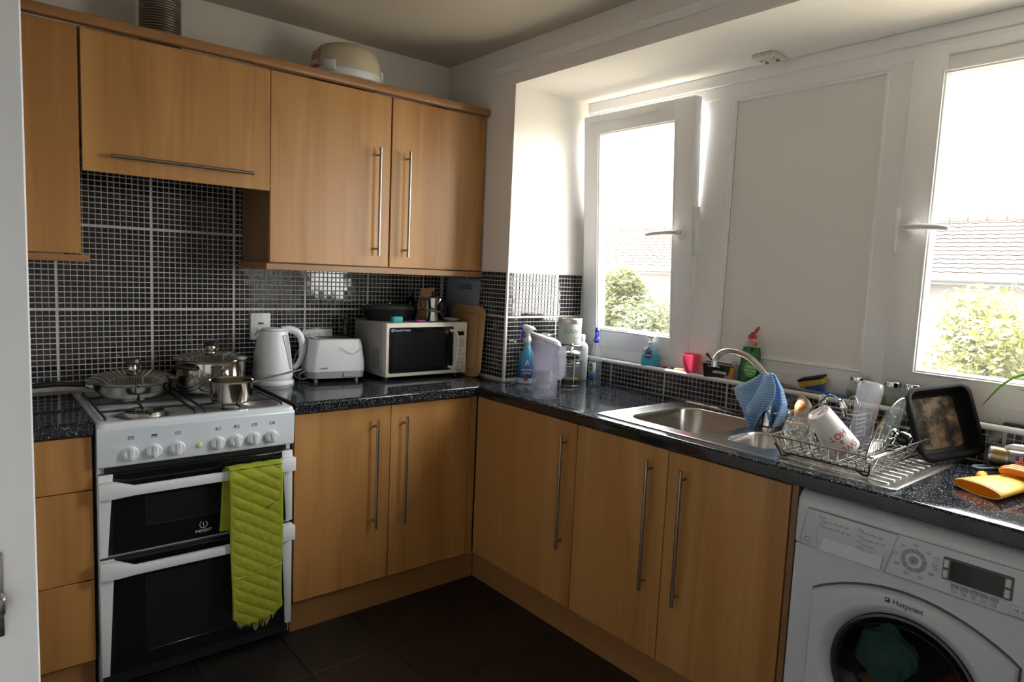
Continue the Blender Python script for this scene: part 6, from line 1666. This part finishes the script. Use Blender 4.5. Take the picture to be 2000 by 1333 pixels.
# black plate with steel rim cut by the frame
c = thing('steel_dish', 'black-bottomed steel dish at the right edge of the worktop', 'dish', (0.030, -2.640, ZW))
B().lathe([(0, 0.001), (0.055, 0.001), (0.075, 0.007), (0.083, 0.012), (0.081, 0.0135), (0.072, 0.010), (0, 0.006)], 48).build('dish_body', BLACK, c)
B().lathe([(0, 0.0064), (0.070, 0.0104), (0.078, 0.0134), (0, 0.0088)], 48).build('dish_lining', STEEL, c)
# black case on the ledge
o = B().box(0.442, -2.520, ZL + 0.0005, 0.470, -2.385, ZL + 0.012, 0.004, 2).build('spectacle_case', BLACK)
tag(o, 'slim black case on the ledge under the right window', 'case')
# spider plant
c = thing('spider_plant', 'potted spider plant with long green leaves at the right edge', 'plant', (0.345, -2.700, ZW))
B().lathe([(0, 0), (0.042, 0), (0.045, 0.004), (0.055, 0.085), (0.058, 0.088), (0.058, 0.098), (0.053, 0.098), (0.050, 0.085), (0, 0.085)], 36).build('pot', mat('terracotta', (0.42, 0.17, 0.08), 0.8), c)
B().lathe([(0, 0.086), (0.051, 0.0862), (0.03, 0.091), (0, 0.092)], 24).build('soil', noisy('potting_soil', [(0.3, (0.02, 0.014, 0.01)), (0.7, (0.06, 0.04, 0.03))], (80, 80, 80), 0.95, bump=0.5), c)
LEAF = plastic_translucent('leaf_green', (0.13, 0.30, 0.035), 0.45, 0.4)
def leaf(pts, w):
    P = smooth_path([Vector(p) - Vector((0.345, -2.700, ZW)) for p in pts], 7)
    n = len(P) - 1
    def fn(u, v):
        i = min(int(round(v * n)), n)
        t = (P[min(i + 1, n)] - P[max(i - 1, 0)]).normalized()
        sd = t.cross(Vector((0.35, 0.1, 1))).normalized()
        nz = sd.cross(t)
        ww = w * (0.55 + 0.45 * math.sin(math.pi * min(1, v * 1.6) * 0.5)) * (1 - max(0, v - 0.35) / 0.65) ** 0.75 + 0.0004
        s = (u - 0.5) * 2
        return P[i] + sd * ww * s + nz * (abs(s) * ww * 0.35)
    B().grid(fn, 4, n).build('leaf', LEAF, c, solid=0.0006)
leaf([(0.345, -2.690, 1.00), (0.385, -2.62, 1.16), (0.420, -2.53, 1.225), (0.440, -2.425, 1.187), (0.441, -2.375, 1.150), (0.440, -2.325, 1.074)], 0.012)
leaf([(0.345, -2.695, 1.00), (0.38, -2.60, 1.09), (0.41, -2.50, 1.135), (0.435, -2.44, 1.140), (0.445, -2.411, 1.143)], 0.011)
for a, l, hgt in ((200, 0.20, 0.16), (250, 0.22, 0.12), (300, 0.20, 0.18), (340, 0.16, 0.22), (20, 0.05, 0.26), (170, 0.17, 0.22)):
    ca, sa = math.cos(R(a)), math.sin(R(a))
    leaf([(0.345 + 0.01 * ca, -2.700 + 0.01 * sa, 1.0), (0.345 + 0.3 * l * ca, -2.700 + 0.3 * l * sa, 1.0 + hgt * 0.8), (0.345 + 0.65 * l * ca, -2.700 + 0.65 * l * sa, 1.0 + hgt), (0.345 + l * ca, -2.700 + l * sa, 1.0 + hgt * 0.6)], 0.010)
# socket on the soffit
c = thing('soffit_socket', 'small white double outlet plate fixed to the window soffit', 'socket', (0.395, -1.545, ZS - 0.0005))
B().box(-0.050, -0.042, -0.014, 0.050, 0.042, 0.0, 0.003, 2).build('plate', mat('aged_white_plastic', (0.66, 0.63, 0.56), 0.4), c)
for s in (-1, 1):
    q = B()
    for a in ((0, 0.012, 0.0018, 0.0042), (-0.009, -0.008, 0.0035, 0.0018), (0.009, -0.008, 0.0035, 0.0018)):
        q.box(a[0] * 1.2 - a[2], s * 0.022 + a[1] * 0.7 - a[3], -0.0150, a[0] * 1.2 + a[2], s * 0.022 + a[1] * 0.7 + a[3], -0.0138)
    q.build('pin_hole', INK, c, smooth=False)
    B().box(0.020, s * 0.022 - 0.006, -0.0165, 0.034, s * 0.022 + 0.006, -0.0138, 0.001, 1).build('rocker', mat('brown_rocker', (0.16, 0.10, 0.07), 0.4), c)

# ================================================================ outside
o = struct(B().box(0.6, -60, -6.1, 90, 90, -6.0).build('ground', noisy('dry_garden', [(0.3, (0.22, 0.195, 0.14)), (0.7, (0.30, 0.26, 0.20))], (1, 1, 1), 0.95), smooth=False))
ROOF = noisy('clay_roof_tile', [(0.3, (0.056, 0.036, 0.029)), (0.7, (0.078, 0.054, 0.045))], (3, 3, 3), 0.85)
REND = mat('cream_render', (0.10, 0.094, 0.086), 0.85)
BRK = noisy('red_brick', [(0.4, (0.055, 0.026, 0.020)), (0.6, (0.075, 0.038, 0.030))], (8, 8, 14), 0.9)
c = thing('terraced_house', 'long rendered terrace with clay tiled roof across the garden', 'house', (16, 8, -6))
ex, ez, rx, rz_ = 15.0 - 16, 1.72 + 6, 17.3 - 16, 3.18 + 6
Y0, Y1 = -14.0, 22.0
rf = B()
n = 14
for k in range(n):      # stepped courses
    x0, z0 = ex + (rx - ex) * k / n, ez + (rz_ - ez) * k / n
    x1, z1 = ex + (rx - ex) * (k + 1.15) / n, ez + (rz_ - ez) * (k + 1.15) / n
    m_ = 240
    for j in range(1):
        def fn(u, v, x0=x0, z0=z0, x1=x1, z1=z1):
            y = Y0 + (Y1 - Y0) * u
            w = 0.022 * abs(math.sin(math.pi * (y / 0.30)))
            return (x0 + (x1 - x0) * v, y, z0 + (z1 - z0) * v + 0.028 * (1 - v) + w)
        rf.grid(fn, 480, 1, uv=False)
rf.build('roof', ROOF, c, smooth=False)
B().box(rx, Y0, ez - 0.4, rx + 2.5, Y1, rz_ - 0.05).build('roof_back', ROOF, c, smooth=False)
rt = B()
for k in range(90):
    y = Y0 + 0.4 * k
    rt.cyl((rx, y, rz_ + 0.02), (rx, y + 0.39, rz_ + 0.02), 0.13, 0.115, n=10)
rt.build('ridge_tiles', ROOF, c)['kind'] = 'stuff'
B().box(ex + 0.45, Y0 + 0.2, 0, ex + 6, Y1 - 0.2, ez - 0.1).build('wall', REND, c, smooth=False)
B().cyl((ex - 0.08, Y0, ez - 0.02), (ex - 0.08, Y1, ez - 0.02), 0.07, n=10).box(ex - 0.02, Y0, ez - 0.14, ex + 0.06, Y1, ez + 0.02).build('gutter', mat('dark_gutter', (0.05, 0.052, 0.056), 0.5), c)
for y0 in (1.52, -4.6, -9.8):
    B().box(ex + 0.30, y0, 0.2, ex + 0.46, y0 + 0.6, ez - 0.15).build('brick_pier', BRK, c, smooth=False)
    B().cyl((ex + 0.22, y0 - 0.25, 0.1), (ex + 0.22, y0 - 0.25, ez + 0.35), 0.06, n=10).build('soil_pipe', mat('grey_pipe', (0.20, 0.19, 0.20), 0.5), c)
for yp in (10.4, 12.2):
    B().cyl((ex + 0.22, yp, 0.1), (ex + 0.22, yp, ez + 0.4), 0.06, n=10).build('soil_pipe', mat('grey_pipe', (0.20, 0.19, 0.20), 0.5), c)
for k in range(10):
    y0 = -12.6 + 3.3 * k
    for z0 in (ez - 1.75, ez - 4.4):
        f = B().box(ex + 0.40, y0, z0, ex + 0.47, y0 + 1.3, z0 + 1.2).build('window', UPVC, c, smooth=False)
        B().box(ex + 0.38, y0 + 0.08, z0 + 0.08, ex + 0.42, y0 + 0.60, z0 + 1.12).build('pane', mat('far_pane', (0.25, 0.28, 0.30), 0.1), f, smooth=False)
        B().box(ex + 0.38, y0 + 0.70, z0 + 0.08, ex + 0.42, y0 + 1.22, z0 + 1.12).build('pane', mat('far_pane', (0.25, 0.28, 0.30), 0.1), f, smooth=False)
LF = [plastic_translucent('garden_leaf_%s' % k, col, 0.5, 0.6) for k, col in (('light', (0.066, 0.073, 0.006)), ('mid', (0.050, 0.062, 0.006)), ('yellow', (0.078, 0.080, 0.007)))]
BARK = noisy('bark', [(0.3, (0.09, 0.065, 0.045)), (0.7, (0.16, 0.12, 0.09))], (10, 10, 3), 0.9)
def tree(x, y, ztop, rad, label, seed, name='garden_tree', spire=False):
    rr = random.Random(seed)
    c = thing(name, label, 'tree', (x, y, -6), 0, 'garden trees outside the window')
    H_ = ztop + 6
    B().tube(smooth_path([(0, 0, 0), (0.1, 0.05, H_ * 0.4), (0.0, 0.12, H_ * 0.75)], 5), [0.16] * 6 + [0.10] * 5, 10).build('trunk', BARK, c)
    br = B()
    for k in range(9):
        a = rr.uniform(0, 6.28); z = H_ * rr.uniform(0.4, 0.7); l = rad * rr.uniform(0.5, 0.9)
        br.tube([(0.05, 0.05, z), (l * 0.5 * math.cos(a), l * 0.5 * math.sin(a), z + l * 0.35), (l * math.cos(a), l * math.sin(a), z + l * 0.6)], [0.06, 0.04, 0.015], 6)
    br.build('branches', BARK, c)['kind'] = 'stuff'
    cl = []
    for k in range(26):
        a = rr.uniform(0, 6.28); t = rr.random()
        r = rad * math.sqrt(rr.random()) * (1 - 0.65 * t if not spire else 1 - 0.9 * t)
        cl.append((r * math.cos(a), r * math.sin(a), H_ - rad * 0.3 - (1 - t) * min(H_ * 0.42, 2.6), rad * rr.uniform(0.28, 0.45)))
    vs, fs = [], []
    for k in range(15000):
        q = cl[rr.randrange(len(cl))]
        d = Vector((rr.gauss(0, 1), rr.gauss(0, 1), rr.gauss(0, 1))).normalized() * q[3] * rr.random() ** 0.4
        p = Vector(q[:3]) + d
        if p.z > H_: continue
        s = rr.uniform(0.035, 0.075)
        u = Vector((rr.gauss(0, 1), rr.gauss(0, 1), rr.gauss(0, 0.6))).normalized(); w = u.orthogonal().normalized()
        i = len(vs)
        vs += [p - u * s, p + w * s * 0.45, p + u * s, p - w * s * 0.45]
        fs.append((i, i + 1, i + 2, i + 3))
    me = bpy.data.meshes.new('foliage'); me.from_pydata(vs, [], fs); me.materials.append(LF[seed % 3])
    o = bpy.data.objects.new('foliage', me); COL.objects.link(o); o.parent = c; o['kind'] = 'stuff'
tree(9.0, 6.55, 1.75, 0.95, 'slim pointed tree outside the left window', 3, 'garden_tree', True)
tree(8.7, 5.55, 1.20, 1.15, 'rounded bright green tree beside the pointed one, left window', 4)
tree(8.4, 7.7, 1.15, 1.1, 'leafy tree at the left edge of the left window', 5)
tree(9.0, 0.05, 1.55, 1.5, 'broad yellow-green tree filling the right window', 8)
tree(7.4, 0.75, 0.95, 1.05, 'low bushy tree at the left side of the right window', 6)
tree(8.6, -1.9, 1.4, 1.4, 'leafy tree at the right edge of the right window', 7)
tree(9.2, 3.4, 1.0, 1.1, 'leafy tree hidden mostly behind the white infill panel', 10)
